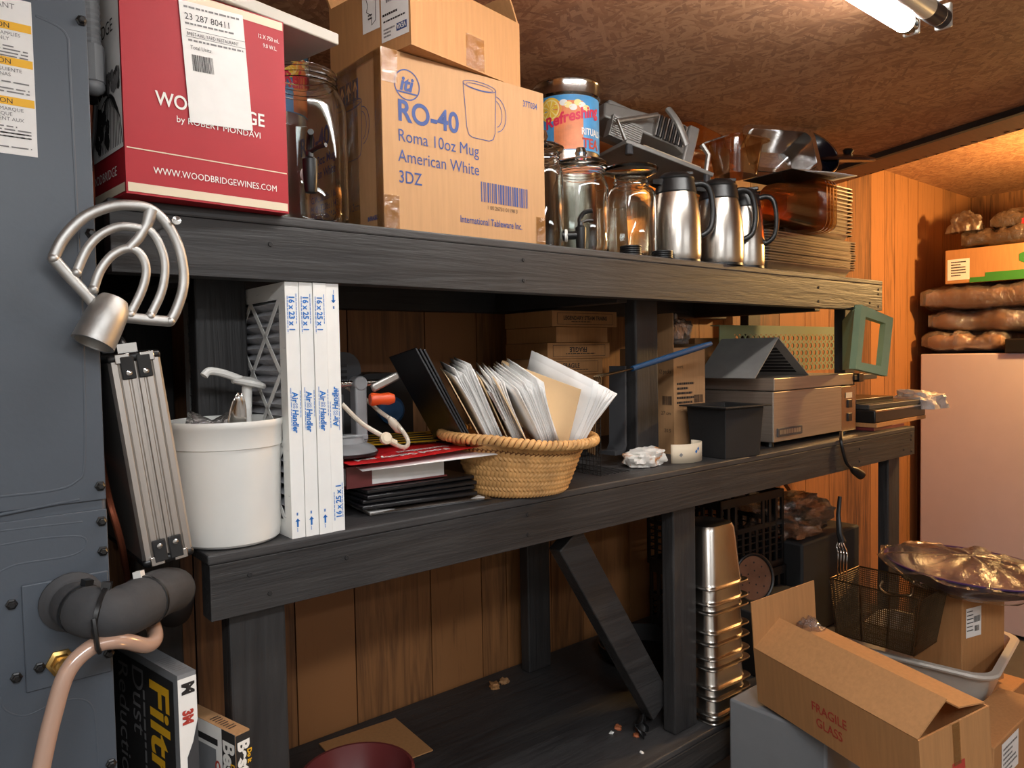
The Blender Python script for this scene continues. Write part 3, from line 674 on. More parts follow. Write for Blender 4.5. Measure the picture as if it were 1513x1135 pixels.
m.text('American White', 0.0305, INKB, F @ T(0.030, 0.1225, 0), 'LEFT', 0.0, 0.88)
m.text('3DZ', 0.0305, INKB, F @ T(0.030, 0.086, 0), 'LEFT', 0.0002, 0.85)
m.text('37T034', 0.0175, INKB, F @ T(0.325, 0.276, 0), 'LEFT', 0.0002, 0.72)
m.text('International Tableware Inc.', 0.0185, INKB, F @ T(0.318, 0.030, 0), 'RIGHT', 0.0002, 0.74)
m.barcode(0.214, 0.334, 0.074, 0.112, INKB, F, 11)
m.text('1 00 26731 01198 3', 0.0105, INKK, F @ T(0.228, 0.061, 0), 'LEFT', 0, 0.92)
m.ring2(0.052, 0.258, 0.027, 0.027, 0.0022, INKB, F); m.text('iti', 0.034, INKB, F @ T(0.036, 0.248, 0), 'LEFT', 0.0012, 1.0, 0.25); m.rect(0.030, 0.074, 0.243, 0.2455, INKB, F)
mugdraw(m, F, 0.176, 0.192, 0.86)
mugdraw(m, S, 0.135, 0.14, 0.86)
for k, (a, b) in enumerate(((0.135, 0.155), (0.159, 0.179), (0.183, 0.203))):
    m.rect(a, b, 0.243, 0.282, INKB, S); m.stroke([((a+b)/2, 0.249), ((a+b)/2, 0.270)], 0.003, CARD, S, 0.0004); m.stroke([(a+0.004, 0.262), ((a+b)/2, 0.276), (b-0.004, 0.262)], 0.003, CARD, S, 0.0004)
m.text('RO-40', 0.05, INKB, S @ T(0.098, 0.19, 0), 'RIGHT', 0.001); m.text('10oz Mug', 0.024, INKB, S @ T(0.122, 0.157, 0), 'RIGHT', 0.0003); m.text('American White', 0.024, INKB, S @ T(0.122, 0.131, 0), 'RIGHT', 0.0003, .9)
for k, tx in enumerate(('G.W.: 36.6lbs / 16.6kgs', 'N.W.: 32.0lbs / 14.5kgs', 'Meas: 38.2x28.1x31.3cm')): m.text(tx, 0.019, INKB, S @ T(0.15 + (0.048 if k == 2 else 0), 0.086-0.019*k, 0), 'RIGHT', 0.0003, 0.8)
m.text('INFRAGILE', 0.011, INKB, S @ T(0.262, 0.022, 0), 'RIGHT', 0.0004, 0.7)
m.build('carton_body', MG, smooth=0, bevel=0.004)
for (x0, x1, z0, z1, f_, d) in ((0, 0.030, 0.002, 0.062, F, 0.0006), (0, 0.032, 0.255, 0.312, F, 0.0006), (W_-0.026, W_-0.001, 0.002, 0.06, F, 0.0006), (D_-0.022, D_, 0.0, 0.31, S, 0.0006), (0.12, 0.20, 0.002, 0.31, S, 0.0003), (0.0, D_, 0.30, 0.312, S, 0.0008)):
    m = MB(); m.rect(x0, x1, z0, z1, TAPE, f_, d); m.build('packing_tape', MG, smooth=0)

# --- open carton on the mug carton
UB = thing('open_carton', 'tan carton with two white address labels on top of the mug carton', 'box', (0.700, -0.006, UZ+0.3145), 9.8)
W_, D_, H_ = 0.292, 0.228, 0.128
def openbox(root, W_, D_, H_, mat, inn, t=0.004, name='carton_body'):
    m = MB()
    m.box(0, W_, 0, D_, 0, t, mat); m.box(0, W_, 0, t, t, H_, mat); m.box(0, W_, D_-t, D_, t, H_, mat); m.box(0, t, t, D_-t, t, H_, mat); m.box(W_-t, W_, t, D_-t, t, H_, mat)
    return m.build(name, root, smooth=0)
openbox(UB, W_, D_, H_, CARD2, CARDIN)
m = MB(); m.box(0, 0.004, 0.004, D_-0.004, 0, 0.055, CARD2, T(W_-0.002, 0, H_) @ RY(-28)); m.build('flap', UB, smooth=0)
m = MB(); m.box(0.004, W_-0.004, 0, 0.004, 0, 0.055, CARD2, T(0, D_-0.002, H_) @ RX(-25)); m.build('flap', UB, smooth=0)
S = frame((-0.0008, D_, 0), (0, -1, 0), (0, 0, 1)); F = frame((0, -0.0008, 0), (1, 0, 0), (0, 0, 1))
m = MB(); m.rect(0.152, 0.224, 0.022, 0.126, PAPER, S)
m.rect(0.192, 0.219, 0.032, 0.045, INKB, S, 0.0004); m.text('VEXA', 0.012, INKW, S @ T(0.217, 0.043, 0.0007) @ RZ(180), 'LEFT', 0.0003, 0.8)
m.lines(0.158, 0.216, 0.058, 1, .006, .003, INKK, S, 3, 0.0004); m.lines(0.156, 0.216, 0.07, 1, .006, .004, INKK, S, 9, 0.0004); m.lines(0.158, 0.188, 0.044, 3, .006, .003, INKG, S, 3, 0.0004)
m.barcode(0.166, 0.210, 0.088, 0.106, INKK, S, 6, 0.0004)
m.build('address_label', UB, smooth=0)
m = MB(); m.rect(0.100, 0.148, 0.052, 0.126, PAPER, S)
m.stroke([(0.11, 0.115), (0.138, 0.118), (0.137, 0.068), (0.126, 0.062), (0.124, 0.08), (0.112, 0.088), (0.116, 0.10), (0.11, 0.115)], 0.0012, INKK, S, 0.0004); m.lines(0.116, 0.134, 0.082, 2, .006, .003, INKK, S, 12, 0.0004)
m.build('address_label', UB, smooth=0)
m = MB(); m.rect(0.135, 0.185, 0.002, 0.062, TAPE, F); m.build('packing_tape', UB, smooth=0)

# --- glass jars with spigots
jar('glass_jar', 'glass drink jar whose black spigot sticks out beside the mug carton', (1.090, 0.095, UZ), 45, 0.045, 0.215, 0.036, 0.02, 'glass jars beside the mug carton', lid=True)
jar('glass_jar', 'clear glass jar with a glass knob lid between mug carton and dish-topped jar', (1.216, 0.102, UZ), 20, 0.062, 0.200, 0.050, 0.02, 'glass jars beside the mug carton', lid=True, spigot=False)
JC = jar('glass_jar', 'clear glass jar with a wide upturned glass dish on its mouth', (1.375, 0.092, UZ), 0, 0.060, 0.195, 0.040, 0.02, 'glass jars beside the mug carton', lid=False, spigot=False, rings=2)
single(lambda m: m.lathe([(0.030, 0.0), (0.034, 0.003), (0.064, 0.016), (0.066, 0.022), (0.062, 0.026), (0.058, 0.024), (0.032, 0.008), (0.0005, 0.007)], GLASS, None, 40, True, False), 'glass_dish', 'wide clear glass dish sitting on the mouth of a jar', 'dish', (1.375, 0.092, UZ+0.1955), 0)
def lidstack(label, x, y, n, rr):
    t = thing('jar_lids', label, 'lid', (x, y, UZ))
    for k in range(n):
        m = MB(); r_ = rr*(1-0.06*(k if rr > 0.025 else 0)); z = 0.0046*k
        m.lathe([(r_, z), (r_+0.001, z+0.001), (r_+0.001, z+0.0032), (r_*0.9, z+0.0042), (0.0005, z+0.0042)], BLACKP, None, 28, True, False); m.build('lid_disc', t)
    return t
lidstack('small pile of black lids standing in front of the dish-topped jar', 1.300, 0.030, 5, 0.024)
lidstack('flat pile of black lids in front of the first steel carafe', 1.405, 0.024, 4, 0.024)

# --- thermal carafes
CF = thing('thermal_carafe', '', 'carafe', (0, 0, 0), 0, 'steel carafes on the upper deck')
m = MB(); h = 0.215; r_ = 0.062
m.lathe([(r_*0.93, 0.0), (r_*0.97, 0.004), (r_, 0.02), (r_, 0.07), (r_*0.97, 0.11), (r_*0.88, 0.150), (r_*0.80, 0.172)], STEEL, None, 44, True, True); m.build('carafe_body', CF)
m = MB(); m.lathe([(r_*0.98, -0.0005), (r_*0.98, 0.006)], BLACKP, None, 36); m.build('base_ring', CF)
m = MB(); m.lathe([(r_*0.80, 0.170), (r_*0.83, 0.174), (r_*0.78, 0.190), (r_*0.74, 0.204), (r_*0.76, 0.207)], BLACKP, None, 40)
m.loft([[(-0.03, -0.030, 0.188), (-0.03, 0.030, 0.188), (-0.03, 0.028, 0.206), (-0.03, -0.028, 0.206)], [(-0.062, -0.011, 0.196), (-0.062, 0.011, 0.196), (-0.062, 0.011, 0.207), (-0.062, -0.011, 0.207)]], BLACKP)
m.build('collar', CF, smooth=30)
m = MB(); m.lathe([(r_*0.75, 0.207), (r_*0.70, 0.214), (r_*0.50, 0.223), (0.012, 0.227), (0.001, 0.227)], BLACKP, None, 36, True, False); m.box(-0.014, 0.044, -0.009, 0.009, 0.220, 0.229, BLACKP); m.build('lid', CF, bevel=0.002)
m = MB(); m.tube(smoothpts([(0.040, 0, 0.196), (0.066, 0, 0.200), (0.086, 0, 0.190), (0.096, 0, 0.160), (0.098, 0, 0.120), (0.090, 0, 0.088), (0.070, 0, 0.072), (0.060, 0, 0.072)], 5), 0.0075, BLACKP, 12); m.build('handle', CF)
for k, (x, y, rz, lb) in enumerate(((1.516, 0.069, -32, 'steel thermal carafe nearest the glass jars, black handle turned right'), (1.672, 0.050, -36, 'middle of the three steel thermal carafes with black handles'), (1.790, 0.050, -60, 'steel thermal carafe nearest the stacked sheet pans'))):
    o = CF if k == 0 else dup(CF)
    o.location = (x, y, UZ); o.rotation_euler = (0, 0, R(rz)); o['label'] = lb
    if k == 2: o.scale = (0.84, 0.84, 0.96)

# --- sheet pans
def panmesh(m, W_, D_, h, mat, t=0.0012, rim=0.008, tap=0.012):
    pts = lambda w_, d: rrect(w_, d, 0.02, 4)
    rings = [ringz(pts(W_, D_), h-0.004), ringz(pts(W_+0.002, D_+0.002), h-0.001), ringz(pts(W_, D_), h), ringz(pts(W_-2*rim, D_-2*rim), h-0.001), ringz(pts(W_-2*rim-2*tap, D_-2*rim-2*tap), 0.0), ]
    m.loft(rings, mat, None, False, True)
def stackof(name, cat, grp, n, dz, mesh_fn, loc, rz, lab, jx=0.0, seed=1):
    q = random.Random(seed); first = None
    for k in range(n):
        if first is None:
            mb = MB(); mesh_fn(mb); first = mb.build(name); o = first
        else: o = first.copy(); C.objects.link(o)
        o.location = (loc[0]+q.uniform(-jx, jx), loc[1]+q.uniform(-jx, jx), loc[2]+k*dz); o.rotation_euler = (0, 0, R(rz+q.uniform(-.15, .15)))
        tag(o, lab(n-1-k, n), cat, grp)
def lowlab(i, n): return ('topmost' if i == 0 else ('bottommost' if i == n-1 else ordinal(i) + ' from the top')) + ' aluminium sheet pan in the wide pile on the upper deck'
stackof('sheet_pan', 'pan', 'wide pile of sheet pans', 12, 0.0075, lambda m: panmesh(m, 0.50, 0.40, 0.024, PAN), (2.080, 0.20, UZ+0.001), -1.5, lowlab, 0.002)
def hilab(i, n): return ('topmost' if i == 0 else ('bottommost' if i == n-1 else ordinal(i) + ' from the top')) + ' sheet pan in the upper pile behind the amber pans'
stackof('sheet_pan', 'pan', 'upper pile of sheet pans', 13, 0.0118, lambda m: panmesh(m, 0.24, 0.34, 0.024, PAN), (2.208, 0.175, UZ+0.109), -1.5, hilab, 0.002, 2)

# --- polycarbonate food pans
def foodpan(m, W_, D_, h, mat, t=0.002, rim=0.014, tap=0.012, r=0.03):
    P = lambda w_, d, rr=r: rrect(w_, d, rr, 5)
    m.loft([ringz(P(W_-2*rim-2*tap, D_-2*rim-2*tap), 0), ringz(P(W_-2*rim, D_-2*rim), h-0.006), ringz(P(W_-2*rim, D_-2*rim), h), ringz(P(W_, D_), h), ringz(P(W_, D_), h-0.004)], mat, None, True, False)
def panthing(label, W_, D_, h, mat, M, name='food_pan', grp='plastic food pans on the upper deck'):
    return single(lambda m: foodpan(m, W_, D_, h, mat), name, label, 'pan', (0, 0, 0), M=M, group=grp, smooth=40)
# nested amber pans lying on their sides, mouths to the right
for k in range(4):
    panthing(('outermost of four nested amber food pans lying on their sides', 'second of four nested amber food pans lying on their sides', 'third of four nested amber food pans lying on their sides', 'innermost of four nested amber food pans lying on their sides')[k], 0.150, 0.14, 0.15, AMBER, T(1.911, 0.005, UZ+0.184) @ RZ(-4) @ T(-0.016*k, 0, 0) @ RY(90))
single(lambda m: m.box(0, 0.20, 0, 0.16, 0, 0.002, POLY), 'clear_sheet', 'flat clear plastic lid lying on the nested amber pans', 'lid', (1.86, -0.05, UZ+0.261), -6, smooth=0)
panthing('amber food pan upside down against the ceiling boards left of the clear pans', 0.32, 0.26, 0.10, AMBER, T(2.07, 0.47, UZ+0.503) @ RZ(10) @ RX(178))
panthing('second amber food pan upside down under the topmost amber pan', 0.32, 0.26, 0.10, AMBER, T(2.06, 0.47, UZ+0.399) @ RZ(6) @ RX(180))
panthing('tall clear food pan standing on edge behind the loose white sheet', 0.25, 0.16, 0.10, POLY, T(2.12, 0.19, UZ+0.352) @ RZ(-25) @ RX(72))
panthing('clear brown-tinted food pan lying behind the clear pan on edge', 0.16, 0.15, 0.10, AMBER, T(1.925, 0.165, UZ+0.292) @ RZ(-8))
single(lambda m: m.grid(lambda u, v: (0.20*u, 0.14*v, 0.004*math.sin(u*3)+0.01*v), 8, 6, PAPER), 'paper_sheet', 'loose white sheet of card lying on top of the plastic pans', 'paper', (1.93, -0.04, UZ+0.268), -18, solid=0.0015)
single(lambda m: foodpan(m, 0.24, 0.28, 0.245, POLY), 'storage_tub', 'large clear storage tub standing behind the carafes under the grey slicer', 'tub', (1.70, 0.43, UZ), 0, smooth=40)
single(lambda m: foodpan(m, 0.26, 0.20, 0.295, POLY), 'storage_tub', 'deep clear storage tub behind the pan piles carrying the amber pans', 'tub', (2.02, 0.517, UZ), 0, smooth=40)

# --- cast metal slicer
SL = thing('vegetable_slicer', 'grey cast-metal vegetable slicer lying on its side behind the carafes', 'slicer', M=T(1.715, 0.34, UZ+0.302) @ RZ(-18))
m = MB(); m.box(-0.15, 0.15, -0.10, 0.12, 0.0, 0.012, ALUP, T(0.03, 0, 0.02) @ RY(14)); m.box(-0.10, 0.10, -0.09, 0.05, 0.012, 0.017, CREAM, T(0.04, 0, 0.02) @ RY(14))
for x in (-0.13, 0.13):
    for y in (-0.09, 0.10): m.lathe([(0.012, -0.03), (0.010, 0)], GREYD, T(0.03+x, y, 0.024-x*0.25), 10)
m.build('base_plate', SL, bevel=0.003)
m = MB(M=T(-0.015, 0.03, 0.105) @ RY(16))
m.loft([[(-0.14, y, z) for y, z in ((-0.07, 0), (0.09, 0), (0.09, 0.05), (-0.05, 0.05))], [(0.10, y, z) for y, z in ((-0.08, 0), (0.09, 0), (0.09, 0.085), (-0.06, 0.085))], [(0.15, y, z) for y, z in ((-0.08, -0.02), (0.09, -0.02), (0.09, 0.08), (-0.06, 0.08))]], ALUP)
m.box(-0.12, -0.03, -0.03, 0.06, 0.05, 0.075, ALUP); m.box(0.13, 0.165, -0.085, 0.09, -0.07, 0.078, ALUP)
m.build('head_frame', SL, bevel=0.006)
m = MB(M=T(-0.015, 0.03, 0.105) @ RY(16))
for i in range(13): m.box(0.02+0.008*i, 0.024+0.008*i, -0.088, -0.078, 0.002, 0.064, GREYD if i % 2 else ALU)
for i in range(9): m.box(-0.115, -0.02, -0.086, -0.070, -0.045+0.006*i, -0.042+0.006*i, ALU)
m.box(-0.118, -0.016, -0.082, -0.05, -0.05, 0.012, ALUP)
m.build('blade_pack', SL)
m = MB(); m.tube(smoothpts([(0.03, -0.09, 0.165), (0.045, -0.115, 0.12), (0.07, -0.12, 0.06)], 4), 0.013, ALUP, 12, flat=0.7); m.build('push_handle', SL)
for y in (-0.08, 0.09): m = MB(); m.tube([(-0.10, y, 0.06), (-0.13, y, 0.12), (0.0, y, 0.15)], 0.007, ALU, 8); m.build('guide_rod', SL)
m = MB(); m.tube([(0.16, -0.085, -0.005), (0.17, -0.085, 0.05), (0.15, -0.08, 0.08)], 0.008, ALU, 8); m.build('guide_rod', SL)

# --- dark bowl and round lid on the right end of the pans
t = thing('wok_pan', 'dark blue-black bowl with a bright rim tipped over beside the upper sheet pans', 'bowl', M=T(2.33, 0.16, UZ+0.425) @ RZ(-30) @ RX(58))
m = MB(); m.lathe([(0.001, -0.055), (0.05, -0.052), (0.085, -0.035), (0.105, 0.0), (0.102, 0.0), (0.083, -0.032), (0.05, -0.048), (0.001, -0.051)], pm('blue_black_enamel', rgb(20, 22, 34), 0.2, var=0.2), None, 36, False, False); m.build('bowl', t)
m = MB(); m.tube([(0.105*math.cos(2*math.pi*k/36), 0.105*math.sin(2*math.pi*k/36), 0.0) for k in range(36)], 0.003, CHROME, 8, True); m.build('rim', t)
m = MB(); m.tube(smoothpts([(0.02, -0.085, -0.03), (0.03, -0.11, -0.05), (-0.02, -0.115, -0.05), (-0.03, -0.085, -0.03)], 4), 0.004, BLACKP, 8); m.build('handle', t)
t = thing('round_lid', 'round brown-tinted lid leaning out beyond the end of the dark bowl', 'lid', M=T(2.475, 0.10, UZ+0.41) @ RZ(-28) @ RX(12))
m = MB(); m.lathe([(0.086, -0.004), (0.090, 0), (0.086, 0.005), (0.05, 0.014), (0.001, 0.018)], pm('brown_smoked_plastic', rgb(74, 46, 36), 0.25, var=0.1), None, 36, True, False); m.build('lid_disc', t)
m = MB(); m.lathe([(0.012, 0.016), (0.018, 0.03), (0.012, 0.036), (0.001, 0.037)], BLACKP, None, 16, True, False); m.build('knob', t)

# ================================================================== in front of the shelf, left: beater and aluminium case
BT = thing('mixer_beater', 'flat cast-aluminium mixer beater hanging from a nail in the upper beam', 'beater', (0.1940, -0.0900, 1.5439))
m = world_mb(BT); fl = 0.75; up = (0, 1, 0)
m.tube(smoothpts([(0.1468, -0.0900, 1.6207), (0.1580, -0.0900, 1.6452), (0.1785, -0.0900, 1.6702), (0.2014, -0.0900, 1.6847), (0.2247, -0.0900, 1.6914), (0.2524, -0.0900, 1.6904), (0.2717, -0.0900, 1.6745), (0.2855, -0.0900, 1.6474), (0.2910, -0.0900, 1.6165), (0.2893, -0.0900, 1.5903), (0.2800, -0.0900, 1.5630), (0.2722, -0.0900, 1.5490)], 4), 0.0066, ALU, 12, flat=fl, up=up)
m.tube(smoothpts([(0.2722, -0.0900, 1.5490), (0.2513, -0.0900, 1.5504), (0.2136, -0.0900, 1.5540)], 4), 0.0068, ALU, 12, flat=fl, up=up)
m.tube([(0.1468, -0.0900, 1.6207), (0.1618, -0.0900, 1.6010), (0.1794, -0.0900, 1.5793), (0.1945, -0.0900, 1.5586)], 0.0068, ALU, 12, flat=fl, up=up)
for p in ((0.1468, -0.0900, 1.6207), (0.2722, -0.0900, 1.5490)): m.sphere(p, 0.0066, ALU, 12)
m.build('outer_frame', BT)
m = world_mb(BT)
m.tube(smoothpts([(0.1697, -0.0900, 1.6054), (0.1814, -0.0900, 1.6335), (0.1965, -0.0900, 1.6525), (0.2176, -0.0900, 1.6643), (0.2390, -0.0900, 1.6646), (0.2552, -0.0900, 1.6602), (0.2664, -0.0900, 1.6373), (0.2688, -0.0900, 1.6135), (0.2629, -0.0900, 1.5849), (0.2491, -0.0900, 1.5555)], 4), 0.0055, ALU, 10, flat=fl, up=up)
m.tube(smoothpts([(0.1868, -0.0900, 1.5861), (0.1949, -0.0900, 1.6093), (0.2089, -0.0900, 1.6290), (0.2265, -0.0900, 1.6386), (0.2402, -0.0900, 1.6329), (0.2465, -0.0900, 1.6139), (0.2409, -0.0900, 1.5883), (0.2259, -0.0900, 1.5568)], 4), 0.0055, ALU, 10, flat=fl, up=up)
m.tube([(0.2555, -0.0900, 1.6890), (0.2492, -0.0900, 1.6690), (0.2393, -0.0900, 1.6521), (0.2273, -0.0900, 1.6378)], [0.009, 0.0068, 0.0062, 0.006], ALU, 10, flat=fl, up=up)
for p in ((0.1697, -0.0900, 1.6054), (0.1868, -0.0900, 1.5861), (0.2491, -0.0900, 1.5555), (0.2259, -0.0900, 1.5568)): m.sphere(p, 0.0062, ALU, 12)
m.build('inner_ribs', BT)
a = Vector((0.2043, -0.0900, 1.5646)); b = Vector((0.1822, -0.0980, 1.5208)); d = (b-a)
m = world_mb(BT); m.lathe([(0.016, -0.012), (0.022, 0.0), (0.0235, 0.02), (0.0245, d.length), (0.021, d.length), (0.019, d.length-0.02), (0.0005, d.length-0.02)], ALU, frame(a, d.cross(Vector((0, 1, 0))), Vector((0, 1, 0)).cross(d).cross(d)), 28, True, False); m.build('hub', BT)
single(lambda m: m.lathe([(0.0022, -0.004), (0.0022, 0.1), (0.0055, 0.1), (0.0055, 0.103), (0.0003, 0.1035)], CHROME, T(*(0.2815, 0.0000, 1.6767)) @ RX(90), 12, True, False), 'nail', 'steel nail in the upper beam carrying the mixer beater', 'nail', (0, 0, 0))

AC = thing('aluminium_case', 'ribbed aluminium tool case standing on end between furnace and shelf', 'case', M=T(0.240, -0.052, 1.226) @ RY(-7.0))
cw, ch, cd = 0.063, 0.283, 0.36
prof = [(0, 0), (0.004, -0.004)]
x = 0.004
m = MB()
half = [(0.000, 0.004), (0.0035, 0.0), (0.010, 0.0), (0.0115, 0.0015), (0.013, 0.0), (0.020, 0.0), (0.0215, 0.0018), (0.0232, 0.0018), (0.0245, 0.0), (0.0295, 0.0), (0.0305, 0.003)]
pf = half + [(cw-a, b) for a, b in reversed(half)]
poly = pf + [(cw, cd-0.004), (cw-0.004, cd), (0.004, cd), (0, cd-0.004)]
m.prism(poly, 0.008, ch-0.008, ALUS); m.build('case_shell', AC, smooth=20)
for z0, z1 in ((0, 0.012), (ch-0.012, ch)):
    m = MB(); m.box(-0.0012, cw+0.0012, -0.0012, cd+0.001, z0, z1, BLACKP); m.build('end_cap', AC, bevel=0.005, seg=3)
for zc, s in ((0.012, 1), (ch-0.012, -1)):
    for xc in (0.0215, 0.0415):
        m = MB(); m.box(xc-0.0085, xc+0.0085, -0.0032, 0.0, zc-0.008 if s > 0 else zc-0.022, zc+0.022 if s > 0 else zc+0.008, BLACKM)
        o = m.build('corner_plate', AC, bevel=0.003)
        m = MB(); m.lathe([(0.0042, 0), (0.0036, 0.002), (0.001, 0.0028)], CHROME, T(xc, -0.003, zc+s*0.014) @ RX(90), 14); m.build('rivet', o)
    for xa, xb in ((0.008, 0.0255), (0.0375, 0.055)):
        m = MB(); m.box(xa, xb, -0.0028, 0.0, zc-0.0115 if s > 0 else zc-0.001, zc+0.001 if s > 0 else zc+0.0115, CHROME); m.build('edge_clip', AC, bevel=0.001)
m = MB(); m.tube(smoothpts([(cw/2, 0.06, ch), (cw/2, 0.065, ch+0.016), (cw/2, 0.12, ch+0.02), (cw/2, 0.175, ch+0.016), (cw/2, 0.18, ch)], 4), 0.007, BLACKP, 10); m.box(cw/2-0.012, cw/2+0.012, 0.03, 0.055, ch, ch+0.012, CHROME); m.build('handle', AC)

# ================================================================== middle deck, left to right
BK = thing('plastic_tub', 'round white plastic tub at the left end of the middle deck', 'bucket', (0.396, 0.0775, MZ+0.0006))
hb = 0.190
m = MB(); m.lathe([(0.060, 0.0), (0.070, 0.001), (0.0745, 0.005), (0.0765, 0.02), (0.0800, hb-0.042), (0.0825, hb-0.041), (0.0835, hb-0.012), (0.0850, hb-0.010), (0.0855, hb-0.003), (0.0845, hb), (0.0820, hb-0.001), (0.0795, hb-0.015), (0.0745, 0.008), (0.0005, 0.006)], WHITE, None, 56, True, False); m.build('tub_body', BK)
PU = thing('pump_dispenser', 'white plastic pump head with a long spout sticking out of the tub', 'pump', (0.390, 0.072, MZ+0.004))
m = MB(); m.tube([(0.035, 0.005, 0.008), (0.040, 0.012, 0.20), (0.044, 0.018, 0.235)], [0.008, 0.008, 0.008], WHITE, 12); m.build('pump_tube', PU)
m = MB(); m.lathe([(0.0005, 0.0), (0.026, 0.002), (0.028, 0.006), (0.026, 0.010), (0.010, 0.016), (0.0005, 0.017)], WHITE, T(0.046, 0.020, 0.234) @ RY(14), 24, False, False); m.build('pump_head', PU)
m = MB(); m.tube(smoothpts([(0.035, 0.018, 0.247), (0.005, 0.012, 0.258), (-0.018, 0.006, 0.262), (-0.027, 0.004, 0.255)], 4), 0.0062, WHITE, 10); m.build('spout', PU)
SC = thing('steel_scoop', 'dark shiny steel scoop handle standing in the white tub', 'scoop', M=T(0.380, 0.030, MZ+0.035) @ RX(8) @ RY(3))
m = MB(); m.grid(lambda u, v: ((u-0.5)*(0.028 if v < 0.75 else 0.028*math.sqrt(max(0.05, 1-((v-0.75)/0.25)**2))), 0.006*math.cos((u-0.5)*3)+0.0, 0.20*v), 8, 16, CHROME); m.build('scoop_blade', SC, solid=0.0016)
single(lambda m: m.grid(lambda u, v: (-0.045+0.075*u, -0.045+0.06*v, 0.186+0.022*math.sin(u*5+v*4)*math.sin(v*3)), 12, 10, BAG), 'plastic_bag', 'crumpled clear plastic bag inside the white tub', 'bag', (0.383, 0.09, MZ), solid=0.0006)

# air filters
def air_filter(name, label, x, y, rz, flip, lattice, first=True, text='16 x 25 x 1'):
    t = thing(name, label, 'air filter', (x, y, MZ), rz, 'air filters standing on the middle deck')
    w_, h_, d_ = 0.0218, 0.4025, 0.540; e = 0.0016
    m = MB()
    m.box(0, w_, 0, e, 0, h_, CARTONW); m.box(0, w_, d_-e, d_, 0, h_, CARTONW); m.box(0, w_, e, d_-e, 0, e, CARTONW); m.box(0, w_, e, d_-e, h_-e, h_, CARTONW)
    for xx in (0.0, w_-0.0012):
        b = 0.026
        m.box(xx, xx+0.0012, e, b, e, h_-e, CARTONW); m.box(xx, xx+0.0012, d_-b, d_-e, e, h_-e, CARTONW); m.box(xx, xx+0.0012, b, d_-b, e, b, CARTONW); m.box(xx, xx+0.0012, b, d_-b, h_-b, h_-e, CARTONW)
    if lattice:      # diamond lattice of card strips over the pleats
        n = 4; ch_ = (h_-0.052)/3
        for i in range(3):
            for j in range(n):
                z0 = 0.026+ch_*i; y0 = 0.026+(d_-0.052)/n*j; y1 = y0+(d_-0.052)/n
                for (za, zb) in ((z0, z0+ch_), (z0+ch_, z0)):
                    L = math.hypot(y1-y0, ch_); m.box(0, L, -0.0045, 0.0045, 0, 0.0012, CARTONW, frame((0, y0, za), (0, y1-y0, zb-za), (0, -(zb-za), y1-y0)))
    m_ = Matrix.Translation((0, -0.0007, 0))
    F = m_ @ frame((0, 0, 0), (0, 0, -1), (1, 0, 0)) if not flip else m_ @ frame((w_, 0, h_), (0, 0, 1), (-1, 0, 0))
    # local x runs down the edge, local y across it, both from the edge's corner
    if not flip: F = m_ @ T(0, 0, h_) @ frame((0, 0, 0), (0, 0, -1), (1, 0, 0))
    else: F = m_ @ T(w_, 0, 0) @ frame((0, 0, 0), (0, 0, 1), (-1, 0, 0))
    m.text(text, 0.0128, INKC, F @ T(0.021, 0.0058, 0), 'LEFT', 0.0004, 0.95)
    m.lines(0.022, 0.080, 0.0038, 1, .004, .0011, INKC, F, 3); m.lines(0.018, 0.070, 0.0182, 1, .004, .0011, INKC, F, 5)
    m.text('Air', 0.0135, INKC, F @ T(0.172, 0.0068, 0), 'LEFT', 0.0004, 0.95); m.text('Handler', 0.0135, INKC, F @ T(0.199, 0.0068, 0), 'LEFT', 0.0004, 0.82, 0.2)
    for (dx, dy) in ((0.0, 0.0), (0.0, 0.0042), (0.0042, 0.0), (0.0042, 0.0042)): m.ring2(0.1915+dx, 0.0092+dy, 0.0018, 0.0018, 0.0007, INKC, F, 0, 10)
    m.lines(0.165, 0.240, 0.0052, 1, .004, .0010, INKC, F, 7); m.lines(0.17, 0.235, 0.0205, 1, .004, .0010, INKC, F, 9)
    m.stroke([(0.374, 0.0095), (0.384, 0.0095)], 0.0028, INKC, F); m.add([(0.371, 0.0095, 0), (0.376, 0.0055, 0), (0.376, 0.0135, 0)], [(0, 1, 2)], INKC, F)
    m.lines(0.362, 0.369, 0.0105, 1, .004, .0024, INKC, F, 11); m.lines(0.386, 0.396, 0.0095, 1, .003, .0010, INKC, F, 12)
    m.build('card_frame', t, smooth=0)
    m = MB(); N = 44
    bul = 0.006 if lattice else 0.0
    m.grid(lambda u, v: ((0.004-bul*0.6 if (int(round(v*N)) % 2) else w_-0.004) + (0.0015*math.sin(u*60+v*31) if lattice else 0), 0.004+(d_-0.008)*u, 0.004+(h_-0.008)*v), 24, N, FILTERM)
    m.build('pleated_media', t, smooth=0)
    return t
air_filter('air_filter', 'leftmost white air filter, its diamond lattice and grey pleats facing the white tub', 0.467, 0.007, -0.4, False, True, text='16 x 23 x 1')
air_filter('air_filter', 'second white air filter from the white tub, blue print reading downwards', 0.4896, 0.006, -0.4, False, False)
air_filter('air_filter', 'third white air filter from the white tub, beside the upside-down one', 0.5122, 0.004, -0.4, False, False)
air_filter('air_filter', 'white air filter standing upside down at the right of the row', 0.5352, 0.006, -0.3, True, False)

